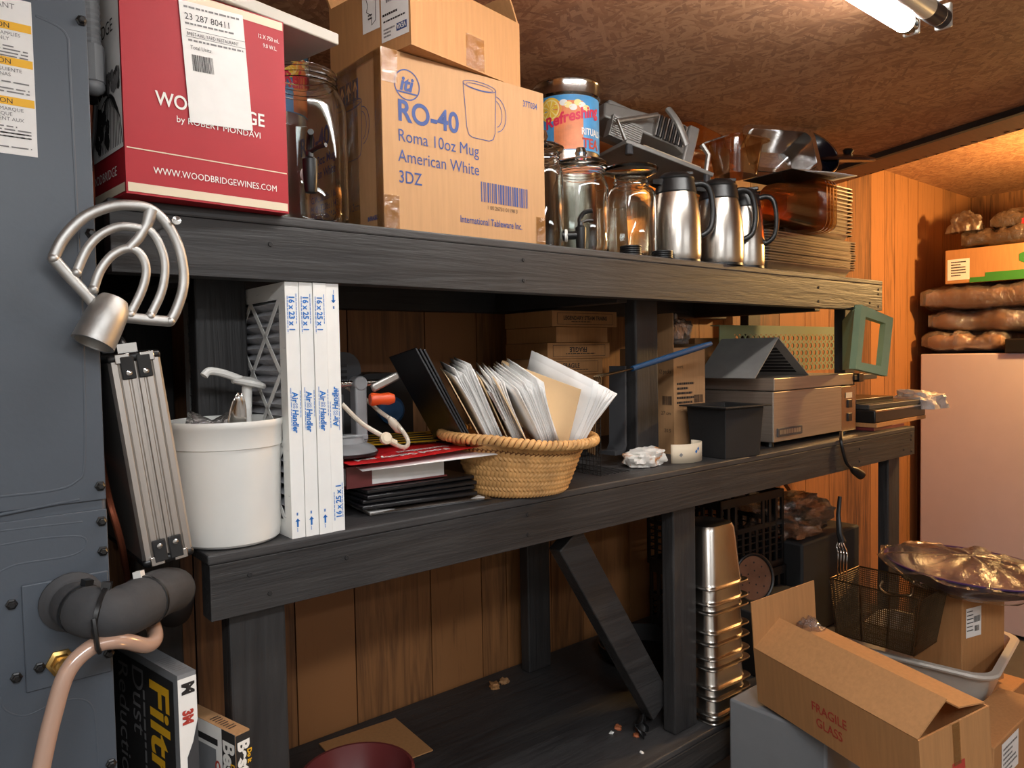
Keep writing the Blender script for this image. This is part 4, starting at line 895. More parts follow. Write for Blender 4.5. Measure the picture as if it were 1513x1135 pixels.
# old grey appliance in the shadow behind
GM = thing('grey_machine', 'dark grey plastic machine with a blue knob in the shadow behind the filters', 'machine', (0.70, 0.425, MZ), -4)
m = MB(); m.loft([[(x, y, z) for x, z in rrect(0.23, 0.29, 0.04, 5, 0.0, 0.150)] for y in (0.0, 0.15)], GREYD); m.build('housing', GM)
m = MB(); m.loft([[(x, y, z) for x, z in rrect(0.14, 0.24, 0.03, 5, 0.16, 0.125)] for y in (-0.03, 0.13)], BLACKP); m.build('side_pod', GM)
m = MB(); m.box(-0.09, 0.07, -0.004, 0.0, 0.09, 0.20, GREYP); m.build('label_panel', GM, bevel=0.003)
for k in range(3): m = MB(); m.box(0.0, 0.08, -0.003, 0.0, 0.235+0.013*k, 0.241+0.013*k, BLACKP); m.build('vent_slot', GM)
m = MB(); m.lathe([(0.032, 0), (0.032, 0.012), (0.024, 0.02), (0.001, 0.021)], pm('blue_plastic', rgb(44, 84, 124), 0.4, var=0.05), T(0.17, -0.03, 0.16) @ RX(90), 24); m.build('knob', GM)['label'] = 'blue round knob'

# pile of folders, covers, book and leaflets
single(lambda m: (m.box(0, 0.235, 0, 0.30, 0, 0.003, GREYP), m.box(0, 0.235, 0, 0.30, 0.003, 0.006, PAPER), m.grid(lambda u, v: (-0.004+0.25*u, -0.012+0.31*v, 0.009+0.004*math.sin(u*3)-0.006*(1-v)**3), 10, 8, BAGG)), 'plastic_folder', 'grey plastic folder of papers at the bottom of the pile beside the filters', 'folder', (0.640, 0.072, MZ), -8, smooth=0)
for k in range(4):
    single(lambda m: (m.box(0, 0.235, 0, 0.29, 0, 0.0075, DARKV),), 'menu_cover', ('lowest black menu cover in the pile under the white book', 'second black menu cover from the bottom of the pile', 'third black menu cover from the bottom of the pile', 'topmost black menu cover, directly under the white book')[k], 'menu cover', (0.622+0.005*k, 0.066+0.008*(k % 2), MZ+0.0125+0.0085*k), -7+2*k, group='black menu covers in the pile', bevel=0.002)
BO = thing('thick_book', 'thick white-paged book with maroon spine lying on the black covers', 'book', (0.610, 0.100, MZ+0.0475), -3)
m = MB(); m.box(0.006, 0.205, 0.003, 0.25, 0.003, 0.036, PAPER); m.build('page_block', BO)
m = MB(); m.box(0, 0.21, 0, 0.255, 0, 0.003, MAROON); m.box(0, 0.21, 0, 0.255, 0.036, 0.039, MAROON); m.box(0, 0.05, 0.0, 0.003, 0.003, 0.036, MAROON); m.build('cover', BO)
single(lambda m: m.grid(lambda u, v: (0.26*u, 0.19*v, 0.002+0.02*u*u*v*0.4+0.010*(1-v)*(u-0.5)), 10, 6, PAPER), 'paper_sheet', 'white sheet jutting out under the red leaflet', 'paper', (0.618, 0.055, MZ+0.087), -14, solid=0.0006)
LE = thing('red_leaflet', 'red leaflet with white lettering upside down on top of the pile', 'leaflet', (0.592, 0.048, MZ+0.094), -6)
lf = lambda x, y: 0.004 + 0.012*(x/0.28)**2*(1-y/0.2) * (1 if x > 0.1 else 0.5)
m = MB(); m.grid(lambda u, v: (0.29*u, 0.205*v, lf(0.29*u, 0.205*v)), 12, 8, pm('bright_red_print', rgb(206, 30, 34), 0.4, var=0.03))
tm = MB(); tm.text('Food Safety and', 0.036, INKW, T(0.215, 0.055, 0) @ RZ(180), 'LEFT', 0.0008, 0.82); tm.text('Sanitation', 0.034, INKW, T(0.235, 0.096, 0) @ RZ(180), 'LEFT', 0.0008, 0.8)
tm.v = [Vector((p.x, p.y, lf(p.x, p.y)+0.0012)) for p in tm.v]
m.add([tuple(p) for p in tm.v], tm.f, INKW); m.build('leaflet_sheet', LE, smooth=60)
LY = thing('yellow_leaflet', 'yellow and black leaflet lying behind the red leaflet by the basket', 'leaflet', (0.70, 0.20, MZ+0.100), -10)
m = MB(); g = lambda x, y: 0.006+0.05*(0.2-x)*0.2+0.02*y
m.grid(lambda u, v: (0.22*u, 0.17*v, g(0.22*u, 0.17*v)), 8, 6, YEL)
for i in range(4): m.add([(0.03, 0.02+0.035*i, g(0.03, 0.02+0.035*i)+0.001), (0.19, 0.02+0.035*i, g(0.19, 0.02+0.035*i)+0.001), (0.19, 0.036+0.035*i, g(0.19, 0.036+0.035*i)+0.001), (0.03, 0.036+0.035*i, g(0.03, 0.036+0.035*i)+0.001)], [(0, 1, 2, 3)], INKK)
m.build('leaflet_sheet', LY, smooth=60)

# fruit peeler with suction foot
AP = thing('apple_peeler', 'grey metal crank peeler with threaded rod and orange handle on the leaflets', 'peeler', (0.628, 0.145, MZ+0.106), 0)
m = MB(); m.lathe([(0.060, 0), (0.062, 0.004), (0.056, 0.012), (0.040, 0.020), (0.036, 0.030), (0.0005, 0.031)], GREYP, T(0, 0, 0), 32, True, False); m.lathe([(0.063, -0.002), (0.064, 0.003)], BLACKP, None, 32); m.build('suction_base', AP)
m = MB(); m.box(0.022, 0.046, -0.012, 0.012, 0.018, 0.125, GREYP); m.box(-0.045, 0.046, -0.014, 0.014, 0.022, 0.034, GREYP); m.lathe([(0.014, -0.013), (0.014, 0.013)], GREYP, T(0.034, 0, 0.128) @ RX(90), 20); m.build('upright_post', AP, bevel=0.003)
m = MB(); m.tube([(-0.066, 0, 0.128), (0.085, 0, 0.128)], [0.0062]*2, CHROME, 12)
m.tube([(-0.066+0.0012*i, 0.0062*math.cos(i*1.57), 0.128+0.0062*math.sin(i*1.57)) for i in range(90)], 0.0012, GREYP, 6); m.build('threaded_rod', AP)
m = MB(); m.box(0.0, 0.062, -0.005, 0.005, -0.008, 0.008, ALU, T(0.05, -0.022, 0.118) @ RY(-22)); m.build('crank_arm', AP, bevel=0.004)
m = MB(); m.lathe([(0.0105, 0), (0.0125, 0.004), (0.0105, 0.02), (0.012, 0.036), (0.0085, 0.046), (0.0005, 0.047)], ORANGEP, T(0.046, -0.022, 0.098) @ RZ(-12) @ RY(90), 18, True, False); m.build('crank_handle', AP)['label'] = 'orange crank handle'
TU = thing('vinyl_tube', 'thin milky plastic tube with a clamp looped in front of the peeler', 'tube', (0.60, 0.10, MZ+0.10))
m = world_mb(TU); m.tube(smoothpts([(0.5948, 0.0800, 1.4174), (0.6278, 0.0700, 1.3812), (0.6661, 0.0600, 1.3546), (0.6824, 0.0600, 1.3422), (0.7137, 0.0700, 1.3310), (0.7336, 0.0900, 1.3388), (0.7271, 0.1000, 1.3591), (0.7189, 0.1200, 1.3764), (0.7032, 0.1400, 1.3944), (0.6901, 0.1700, 1.4173), (0.6663, 0.2000, 1.4410)], 5), 0.0042, TUBC, 10); m.build('tube_hose', TU)
c = Vector((0.6659, 0.0550, 1.3526)); m = world_mb(TU); m.lathe([(0.009, -0.006), (0.011, -0.003), (0.011, 0.004), (0.007, 0.007)], CREAM, frame(c, (1, 0, .2), (0, .3, 1)), 18); m.tube([c, c+Vector((0.02, 0, -0.01))], 0.0055, CREAM, 10); m.build('clamp', TU)
c = Vector((0.7202, 0.1150, 1.3702)); m = world_mb(TU); m.tube([c+Vector((-0.012, 0, 0.014)), c+Vector((-0.005, 0, 0.005)), c+Vector((0.008, 0, -0.010)), c+Vector((0.014, 0, -0.016))], [0.004, 0.0085, 0.0085, 0.004], TUBC, 12); m.build('drip_chamber', TU)

# basket of files
BC = Vector((0.985, 0.066, MZ))
BA = thing('woven_basket', 'woven seagrass basket of files hanging over the front edge of the middle deck', 'basket', BC)
def brad(z, a):      # radius of the basket wall at height z
    t_ = z/0.118; r_ = 0.094 + 0.040*t_**0.9 + (0.016*max(0, t_-0.8)/0.2)
    return r_*(1+0.05*math.cos(2*(a-R(-25))))
def bz(z, a): return z - 0.014*(z/0.118)*max(0, math.cos(a-R(-60))) + 0.006*(z/0.118)*max(0, math.cos(a-R(160)))
m = MB(); n = 64; lv = [0.002+0.0145*i/1.0 for i in range(8)] + [0.118]
rings = [[((brad(z, 2*math.pi*k/n)-0.003)*math.cos(2*math.pi*k/n), (brad(z, 2*math.pi*k/n)-0.003)*math.sin(2*math.pi*k/n), bz(z, 2*math.pi*k/n)) for k in range(n)] for z in lv]
m.loft(rings + [[(p[0]*0.94, p[1]*0.94, p[2]) for p in r_] for r_ in reversed(rings)], STRAWD, None, True, True)
nr, ns = 11, 78
for i in range(nr):
    for k in range(ns):
        sgn = 1 if i % 2 == 0 else -1
        def P(u, v):
            a = 2*math.pi*(k + u*1.55 - 0.27)/ns + (0 if i % 2 == 0 else math.pi/ns)
            z = 0.003 + (i + 0.5 + sgn*(u-0.5)*0.95 + (v-0.5)*1.0)*0.1125/nr
            bulge = 0.0042*math.sin(math.pi*min(max(u, 0), 1))*(1-(2*v-1)**2*0.75)
            r_ = brad(max(z, 0), a) - 0.0035 + bulge
            return (r_*math.cos(a), r_*math.sin(a), bz(max(z, 0.001), a))
        m.grid(P, 4, 2, STRAW)
m.build('basket_wall', BA, smooth=60)
m = MB(); 
rim = [((brad(0.118, 2*math.pi*k/96)+0.001)*math.cos(2*math.pi*k/96), (brad(0.118, 2*math.pi*k/96)+0.001)*math.sin(2*math.pi*k/96), bz(0.118, 2*math.pi*k/96)) for k in range(96)]
m.tube(rim, 0.0075, STRAWD, 10, True)
for s_ in range(2):
    tw = []
    for k in range(384):
        a = 2*math.pi*k/384; b = a*40 + math.pi*s_; rr = 0.0062; r0 = brad(0.118, a)+0.001
        tw.append(((r0+rr*math.cos(b))*math.cos(a), (r0+rr*math.cos(b))*math.sin(a), bz(0.118, a)+rr*math.sin(b)))
    m.tube(tw, 0.0052, STRAW, 6, True)
m.build('rim', BA, smooth=60)

def slab(name, label, cat, nb, nt, ft, th, mat, group=None, bev=0.0):
    """thin board from its near bottom corner, near top corner and far top corner"""
    nb, nt, ft = Vector(nb), Vector(nt), Vector(ft)
    F = frame(nb, ft-nt, nt-nb); L = (ft-nt).length; Hh = (nt-nb).length
    return single(lambda m: m.box(0, L, 0, Hh, -th/2, th/2, mat), name, label, cat, (0, 0, 0), M=F, group=group, bevel=bev, smooth=0)
def sheaf(name, label, nb, nt, ft, th, n, seed, mat=PAPER, spread=0.0):
    nb, nt, ft = Vector(nb), Vector(nt), Vector(ft)
    F = frame(nb, ft-nt, nt-nb); L = (ft-nt).length; Hh = (nt-nb).length; q = random.Random(seed)
    def f(m):
        for i in range(n):
            z = th*(i/(n-1)-0.5); dl, dh, b = q.uniform(-.008, .006), q.uniform(-.016, .012), spread*(i/(n-1)-0.5)
            m.grid(lambda u, v: (dl+L*u+q.uniform(-.0012, .0012), (Hh+dh)*v, z + b*v*v + 0.002*math.sin(v*4+i)*v), 3, 5, mat)
    o = single(f, name, label, 'papers', (0, 0, 0), M=F, smooth=60, solid=th/n*0.85); o['kind'] = 'stuff'; return o
G = 'black menu covers in the basket'
for k in range(3):
    o = slab('menu_cover', ('black menu cover nearest the peeler, leaning left in the basket', 'middle black menu cover leaning left in the basket', 'black menu cover touching the manila folders in the basket')[k], 'menu cover',
         Vector((0.8479, 0.0500, 1.3422))+Vector((0.006*k, 0, -0.02)), Vector((0.7483, 0.0450, 1.5144))+Vector((0.008*k, 0, -0.002*k)), Vector((0.7824, 0.2000, 1.4978))+Vector((0.008*k, 0, 0)), 0.0045, DARKV, G, 0.0012)
slab('manila_folder', 'manila folder leaning beside the black menu covers in the basket', 'folder', (0.8658, 0.0350, 1.3339), (0.7960, 0.0400, 1.4518), (0.8738, 0.1800, 1.4707), 0.002, MANILA, 'manila folders in the basket')
sheaf('paper_sheaf', 'loose white papers between the first and second manila folders', (0.8907, 0.0200, 1.3302), (0.8231, 0.0250, 1.4663), (0.8947, 0.1800, 1.4800), 0.026, 14, 3, PAPER, 0.012)
slab('manila_folder', 'manila folder with a torn tab in the middle of the basket', 'folder', (0.9131, 0.0100, 1.3290), (0.8534, 0.0150, 1.4475), (0.9507, 0.1700, 1.4642), 0.002, MANILA, 'manila folders in the basket')
sheaf('paper_sheaf', 'white papers standing behind the handwritten tab', (0.9272, -0.0100, 1.3267), (0.8686, -0.0050, 1.4447), (0.9539, 0.1500, 1.4729), 0.022, 10, 4, PAPER, 0.010)
TB = slab('index_tab', 'white index card with black handwriting among the folders', 'card', (0.8484, -0.0620, 1.3776), (0.8199, -0.0620, 1.4307), (0.8255, -0.0450, 1.4312), 0.001, PAPER)
slab('manila_folder', 'manila folder right of the handwritten card', 'folder', (0.9142, -0.0450, 1.3294), (0.8480, -0.0350, 1.4486), (0.9599, 0.1300, 1.4642), 0.002, MANILA, 'manila folders in the basket')
sheaf('paper_sheaf', 'thick curved bundle of grey-edged papers left of the large manila folder', (0.9837, -0.0300, 1.3218), (0.9368, -0.0100, 1.4421), (0.9964, 0.1500, 1.4806), 0.036, 16, 5, PAPER, 0.020)
slab('manila_folder', 'large pale manila folder facing the room at the right of the basket', 'folder', (1.0074, -0.0550, 1.3149), (1.0136, -0.0550, 1.4319), (0.9854, 0.1500, 1.4895), 0.0022, MANILA, 'manila folders in the basket')
sheaf('paper_sheaf', 'fanned white papers at the right end of the basket', (1.0396, -0.0450, 1.3110), (1.0830, -0.0350, 1.4284), (1.0750, 0.1400, 1.4908), 0.030, 18, 6, PAPER, 0.050)

# slipcased books in the shadow
for k, (xa, xb, ya, yb, tx) in enumerate(((816, 925, 455, 478, 'LEGENDARY STEAM TRAINS'), (822, 912, 477, 499, ''), (809, 903, 496, 521, 'FRAGILE'), (804, 890, 516, 543, 'FRAGILE'), (808, 886, 541, 562, ''))):
    a = Vector((((1.3313, 0.3300, 1.5768), (1.3451, 0.3300, 1.5394), (1.3129, 0.3300, 1.5094), (1.3001, 0.3300, 1.4742), (1.3087, 0.3300, 1.4315))[k])); zb = MZ+0.332-0.043*k; 
    W_ = (0.245, 0.205, 0.215, 0.20, 0.19)[k]; rz = (-1, 2, -6, -6, -4)[k]
    t = thing('slipcase_box', ('topmost brown boxed book in the dark stack, lettered with steam trains', 'second boxed book from the top of the dark stack, blank side out', 'third boxed book from the top, its lettering upside down', 'fourth boxed book from the top, lettering facing out', 'lowest boxed book visible behind the papers in the basket')[k], 'box', (a.x, 0.33, zb+0.022), rz, 'boxed books stacked behind the basket')
    m = MB(); m.box(0, W_, 0, 0.20, 0, 0.042, CARD2); F = frame((0, -0.0008, 0), (1, 0, 0), (0, 0, 1))
    if tx:
        if k == 2: m.text(tx, 0.018, INKK, F @ T(W_*0.62, 0.03, 0) @ RZ(180), 'LEFT', 0.0004, 0.9)
        else: m.text(tx, 0.0155 if k == 0 else 0.018, INKK, F @ T(W_*(0.5 if k == 0 else 0.45), 0.018, 0), 'CENTER', 0.0003, 0.85)
        m.lines(W_*0.28, W_*0.75, 0.014, 1, .004, .002, INKK, F, k)
        for (c0, c1) in (((0.018, 0.006), (W_-0.018, 0.006)), ((W_-0.018, 0.006), (W_-0.018, 0.036)), ((W_-0.018, 0.036), (0.018, 0.036)), ((0.018, 0.036), (0.018, 0.006))): m.stroke([c0, c1], 0.001, INKK, F)
    m.build('slipcase', t, bevel=0.001, smooth=0)
single(lambda m: m.box(0, 0.24, 0, 0.22, 0, 0.180, BLACKM), 'crate', 'black crate under the stack of boxed books behind the basket', 'crate', (1.21, 0.325, MZ), -2, bevel=0.004)

# fry basket with a blue-gripped handle
FB = thing('fry_basket', 'wire fry basket with long blue-gripped handle leaning against the shelf post', 'fry basket', (1.25, 0.06, MZ))
m = world_mb(FB); a = Vector((1.5891, 0.0200, 1.5152)); b = Vector((1.3058, 0.0350, 1.4594)); c = Vector((1.2068, 0.0400, 1.4440))
m.tube([a, a*0.9+b*0.1, a*0.5+b*0.5, b], [0.006, 0.0078, 0.0078, 0.0066], BLUEP, 12); m.build('grip', FB)['label'] = 'blue vinyl grip'
for k in range(4):
    m = world_mb(FB); o_ = Vector((0.006*k, 0.012*k, 0)); m.tube(smoothpts([b, (b+c)/2+o_*0.5, c+o_, c+o_+Vector((-0.001, 0, -0.012)), Vector((1.1876, 0.0400, 1.3500))+o_, Vector((1.1818, 0.0400, 1.2722))+o_], 4), 0.0022, BRASSD, 8); m.build('handle_wire', FB)
m = world_mb(FB); x0 = c.x+0.012
for i in range(14): m.box(x0, x0+0.0012, 0.055, 0.30, MZ+0.012+i*0.011, MZ+0.0135+i*0.011, BLACKM); m.box(x0, x0+0.10, 0.300, 0.3012, MZ+0.012+i*0.011, MZ+0.0135+i*0.011, BLACKM)
for i in range(22): m.box(x0, x0+0.0012, 0.055+i*0.0116, 0.0565+i*0.0116, MZ+0.003, MZ+0.16, BLACKM)
for i in range(9): m.box(x0+i*0.012, x0+i*0.012+0.0012, 0.055, 0.30, MZ+0.003, MZ+0.0042, BLACKM); m.box(x0+i*0.012, x0+i*0.012+0.0012, 0.300, 0.3012, MZ+0.003, MZ+0.16, BLACKM)
m.build('mesh_cage', FB, smooth=0)
single(lambda m: m.loft([[(x, y, z) for x, z in ((0.02, 0.0), (0.05, 0.0), (0.062, 0.006), (0.068, 0.02), (0.07, 0.22), (0.064, 0.22), (0.060, 0.024), (0.05, 0.010), (0.02, 0.010))] for y in (0, 0.05)], GREYD), 'grey_tray', 'grey plastic tray on edge behind the shelf post, its lip turned up', 'tray', (1.335, 0.135, MZ+0.028), 4, smooth=40)

# napkin packet and paper roll
def lump(m, rx, ry, rz_, mat, amp=0.18, fr=2.2, seed=0, nu=40, nv=22, flat=0.0, M=None):
    vs = []
    for j in range(nv+1):
        th = math.pi*j/nv
        for i in range(nu):
            ph = 2*math.pi*i/nu; d = Vector((math.sin(th)*math.cos(ph), math.sin(th)*math.sin(ph), math.cos(th)))
            def sq(x, e): return math.copysign(abs(x)**e, x)
            p = Vector((sq(d.x, .7), sq(d.y, .7), sq(d.z, .7)))
            k = 1 + amp*mnoise.fractal(d*fr+Vector((seed, seed*2, 0)), 1.0, 2.0, 4) + 0.4*amp*math.sin(9*d.x+seed+5*d.z)*math.cos(7*d.y)
            p = Vector((p.x*rx*k, p.y*ry*k, p.z*rz_*k)); 
            if p.z < flat: p.z = flat
            vs.append(tuple(p))
    fs = [(j*nu+i, (j+1)*nu+i, (j+1)*nu+(i+1) % nu, j*nu+(i+1) % nu) for j in range(nv) for i in range(nu)]
    m.add(vs, fs, mat, M)
NAPK = NT('stained_white_paper'); b_ = NAPK.bsdf(None, 0.7); n_ = NAPK.noise(NAPK.coords((1, 1, 1)), 26, 3, 0.5, 1.0)
NAPK.ln(NAPK.ramp(n_, [(0.56, rgb(232, 228, 220)), (0.66, rgb(206, 130, 50)), (0.74, rgb(150, 70, 20))]), b_.inputs['Base Color']); NAPK.bump(NAPK.noise(NAPK.coords((1, 1, 1)), 60, 4), 0.5, 0.004, b_); NAPK = NAPK.m
single(lambda m: lump(m, 0.060, 0.036, 0.024, NAPK, 0.22, 2.5, 4, 40, 22, -0.018), 'wrapped_napkin', 'crumpled white wrapped napkin with orange stains on the deck edge', 'napkin', (1.4196, 0.0977, 1.2340), 8)
PR = thing('paper_roll', 'open ring of pale printed label paper beside the napkin and black bin', 'paper roll', (1.548, 0.036, MZ+0.0004))
m = MB(); ctr = (0.0, 0.045)
arc = [(ctr[0]+0.062*math.cos(R(a)), ctr[1]+0.042*math.sin(R(a))) for a in range(196, 385, 8)]
m.add([(x, y, z) for z in (0.0, 0.048) for x, y in arc], [(i, i+1, len(arc)+i+1, len(arc)+i) for i in range(len(arc)-1)], CREAM)
m.build('paper_strip', PR, solid=0.0012, smooth=60)
m = MB()
for k, (i, mt) in enumerate(((3, INKG), (9, INKC), (10, INKC), (14, INKG), (18, INKG))):
    (xa, ya), (xb, yb) = arc[i], arc[i+1]; F = frame((xa, ya-0.0009, 0.016+0.006*(k % 3)), (xb-xa, yb-ya, 0), (0, 0, 1)); m.add([(0, 0.005, 0), (0.005, 0, 0), (0.010, 0.006, 0), (0.005, 0.011, 0)], [(0, 1, 2, 3)], mt, F); m.build('diamond_print', PR, smooth=0); m = MB()

# tall opened carton, black bin, fryer, tent-shaped cover, green housing
TC = thing('tall_carton', 'tall narrow brown carton with torn-open top beside the shelf post', 'box', (1.625, 0.165, MZ), -2)
m = MB(); m.box(0, 0.135, 0, 0.20, 0, 0.292, CARD)
F = frame((0, -0.0008, 0), (1, 0, 0), (0, 0, 1)); S = frame((-0.0008, 0.20, 0), (0, -1, 0), (0, 0, 1))
m.text('WHITE', 0.010, INKK, F @ T(0.012, 0.235, 0), 'LEFT', 0, 0.9); m.lines(0.012, 0.085, 0.196, 5, .013, .006, INKK, F, 8); m.barcode(0.085, 0.125, 0.138, 0.160, INKK, F, 5)
m.text('12 packs', 0.016, INKK, S @ T(0.192, 0.222, 0), 'RIGHT', 0, 0.8); m.barcode(0.16, 0.194, 0.135, 0.160, INKK, S, 7); m.text('20.5', 0.014, INKK, S @ T(0.19, 0.06, 0), 'RIGHT'); m.text('27 cm', 0.014, INKK, S @ T(0.19, 0.108, 0), 'RIGHT')
m.build('carton_body', TC, bevel=0.003, smooth=0)
m = MB(); m.box(-0.002, 0.001, 0.0, 0.17, 0.292, 0.386, CARD); m.build('flap', TC, smooth=0)
m = MB(); m.box(0, 0.06, 0.0, 0.16, 0, 0.003, CARD, T(0.134, 0.02, 0.292) @ RY(-8)); m.build('flap', TC, smooth=0)
single(lambda m: lump(m, 0.048, 0.06, 0.045, BAG, 0.30, 2.4, 9, 40, 22, -0.03), 'plastic_bag', 'crumpled clear plastic bag stuffed in the top of the tall carton', 'bag', (1.705, 0.25, MZ+0.332), 0)
single(lambda m: m.grid(lambda u, v: (0.09*u, 0.05*math.sin(u*2.2), 0.12*v*(1-0.25*u)+0.015*math.sin(u*6)), 10, 8, BAGG), 'foil_pouch', 'dark printed foil pouch standing up behind the clear bag', 'pouch', (1.66, 0.30, MZ+0.295), 20, solid=0.002)
BN = thing('black_bin', 'deep square black plastic bin at the front edge of the middle deck', 'bin', (1.628, 0.004, MZ), -7)
m = MB(); W_, D_, H_ = 0.150, 0.135, 0.137
def sqr(w0, d0, z): return [((W_-w0)/2, (D_-d0)/2, z), ((W_+w0)/2, (D_-d0)/2, z), ((W_+w0)/2, (D_+d0)/2, z), ((W_-w0)/2, (D_+d0)/2, z)]
m.loft([sqr(W_-0.016, D_-0.016, 0), sqr(W_, D_, H_-0.004), sqr(W_+0.03, D_+0.03, H_-0.004), sqr(W_+0.03, D_+0.03, H_), sqr(W_-0.006, D_-0.006, H_), sqr(W_-0.022, D_-0.022, 0.004)], BLACKM); m.build('bin_body', BN, smooth=0, bevel=0.002)

FR = thing('countertop_fryer', 'stainless countertop fryer with a brown-tinged front beside the black bin', 'fryer', (1.915, 0.040, MZ), 1)
W_, D_ = 0.52, 0.25
m = MB(); m.box(0, W_-0.105, 0, D_, 0.016, 0.162, STEELX); m.box(W_-0.105, W_, 0.001, D_, 0.012, 0.160, STEEL); m.build('fryer_body', FR, bevel=0.003, smooth=0)
m = MB(); m.box(-0.002, W_-0.03, -0.004, D_+0.004, 0.164, 0.200, STEELX); m.build('lid', FR, bevel=0.002, smooth=0)
m = MB(); m.box(W_-0.03, W_+0.14, -0.008, 0.018, 0.176, 0.194, GREYD); m.box(W_-0.005, W_+0.03, -0.012, 0.022, 0.170, 0.198, BLACKP); m.build('lid_handle', FR, bevel=0.002)
for z in (0.044, 0.088): m = MB(); m.box(W_-0.062, W_-0.035, -0.003, 0.002, z, z+0.026, BLACKP); m.build('switch', FR, bevel=0.001)
m = MB(); m.rect(W_-0.075, W_-0.030, 0.120, 0.138, CREAM, frame((0, -0.0004, 0), (1, 0, 0), (0, 0, 1))); m.build('warning_sticker', FR, smooth=0)
m = MB(); m.box(0.018, 0.160, -0.003, 0.0, 0.030, 0.056, GREYD); F = frame((0, -0.0036, 0), (1, 0, 0), (0, 0, 1)); m.lines(0.028, 0.15, 0.050, 1, .01, .013, ALU, F, 3); m.build('name_plate', FR, bevel=0.002, smooth=0)
for x in (0.02, W_-0.04):
    for y in (0.02, D_-0.04): m = MB(); m.lathe([(0.012, 0), (0.010, 0.016)], BLACKP, T(x+0.01, y+0.01, 0), 12); m.build('foot', FR)
VC = thing('vented_cover', 'bent stainless cover with louvres standing like a tent on the fryer', 'cover', (1.85, 0.06, MZ+0.2005), 2)
m = MB(); DD = 0.19
m.box(0, 0.176, 0, DD, 0, 0.0022, ALUP, T(0.004, 0, 0) @ RY(-41)); m.box(0, 0.222, 0, DD, -0.0022, 0, ALUP, T(0.137, 0, 0.1155) @ RY(32))
for i in range(9): m.box(0.03+0.019*i, 0.043+0.019*i, 0.03, DD-0.03, -0.0030, -0.0022, BLACKM, T(0.137, 0, 0.1155) @ RY(32)); m.box(0.03+0.019*i, 0.043+0.019*i, 0.03, DD-0.03, 0.0001, 0.0008, BLACKM, T(0.137, 0, 0.1155) @ RY(32))
m.build('folded_sheet', VC, smooth=0)
GH = thing('green_housing', 'pale green metal machine housing with round perforations wedged under the upper beam', 'housing', (1.93, 0.0, 1.42))
# perforated front sheet: a grid of square cells, each with a round hole
m = world_mb(GH); x0, x1, z0, z1, yy = 2.06, 2.735, 1.418, 1.574, 0.262
nx, nz = 22, 6; cx_, cz_ = (x1-x0)/nx, (z1-z0)/nz; k8 = 12
for i in range(nx):
    for j in range(nz):
        ox, oz = x0+cx_*(i+.5), z0+cz_*(j+.5)
        if j == nz-1: m.box(ox-cx_/2, ox+cx_/2, yy, yy+0.002, oz-cz_/2, oz+cz_/2, GREENP); continue
        rx_, rz_ = cx_*0.34, cz_*0.34; sq = []; ci = []
        for k in range(k8):
            a = 2*math.pi*k/k8; ca, sa = math.cos(a), math.sin(a); s_ = 1/max(abs(ca), abs(sa))
            sq.append((ox+ca*s_*cx_/2, yy, oz+sa*s_*cz_/2)); ci.append((ox+ca*rx_, yy, oz+sa*rz_))
        cb = [(p[0], yy+0.003, p[2]) for p in ci]
        m.add(sq+ci+cb, [(k, (k+1) % k8, k8+(k+1) % k8, k8+k) for k in range(k8)] + [(k8+k, k8+(k+1) % k8, 2*k8+(k+1) % k8, 2*k8+k) for k in range(k8)], GREENP)
m.box(x0-0.08, x0, yy, yy+0.003, z0, z1+0.001, GREENP); m.box(x0-0.08, x1, yy, yy+0.035, z1, z1+0.003, GREENP)
m.build('perforated_panel', GH, smooth=0)
m = world_mb(GH)
A = Vector((2.3019, -0.0300, 1.6312)); Bq = Vector((2.4201, -0.0750, 1.5892)); Cq = Vector((2.3779, -0.0750, 1.4072)); Dq = Vector((2.2623, -0.0300, 1.4334)); ix = Vector((0, 0, 0))
def lerp4(u, v): return (A*(1-u)+Bq*u)*(1-v)+(Dq*(1-u)+Cq*u)*v
nrm = (Bq-A).cross(Dq-A).normalized()*0.022
if nrm.y < 0: nrm = -nrm
out = [lerp4(u, v) for u, v in ((0, 0), (1, 0), (1, 1), (0, 1))]; hole = [lerp4(u, v) for u, v in ((.16, .16), (.78, .14), (.78, .86), (.16, .88))]
vs = [tuple(p) for p in out+hole] + [tuple(p+nrm) for p in out+hole]
m.add(vs, [(i, (i+1) % 4, 4+(i+1) % 4, 4+i) for i in range(4)] + [(4+i, 4+(i+1) % 4, 12+(i+1) % 4, 12+i) for i in range(4)] + [(i, 8+i, 8+(i+1) % 4, (i+1) % 4) for i in range(4)], GREENP)
m.build('end_frame', GH, smooth=0)
m = world_mb(GH); E0 = Vector((2.3848, 0.0680, 1.4252)); E1 = Vector((2.3847, 0.0680, 1.5867))
m.add([tuple(E0), tuple(Dq), tuple(A), tuple(E1), tuple(E0+Vector((0, .003, 0))), tuple(Dq+Vector((0, .02, 0))), tuple(A+Vector((0, .02, 0))), tuple(E1+Vector((0, .003, 0)))], [(0, 1, 2, 3), (4, 7, 6, 5), (0, 4, 5, 1), (1, 5, 6, 2), (2, 6, 7, 3), (3, 7, 4, 0)], GREENP)
m.build('side_wing', GH, smooth=0)
single(lambda m: m.box(0, 0.20, 0, 0.16, 0, 0.12, CARD2), 'cardboard_box', 'small brown box in the shadow under the upper deck behind the green housing', 'box', (1.96, 0.34, 1.418), -6, bevel=0.002)
single(lambda m: m.box(0, 0.40, 0, 0.26, 0, 0.20, GREYD), 'appliance_box', 'dark box in the shadow behind the fryer', 'box', (1.95, 0.305, MZ), 0, bevel=0.004)

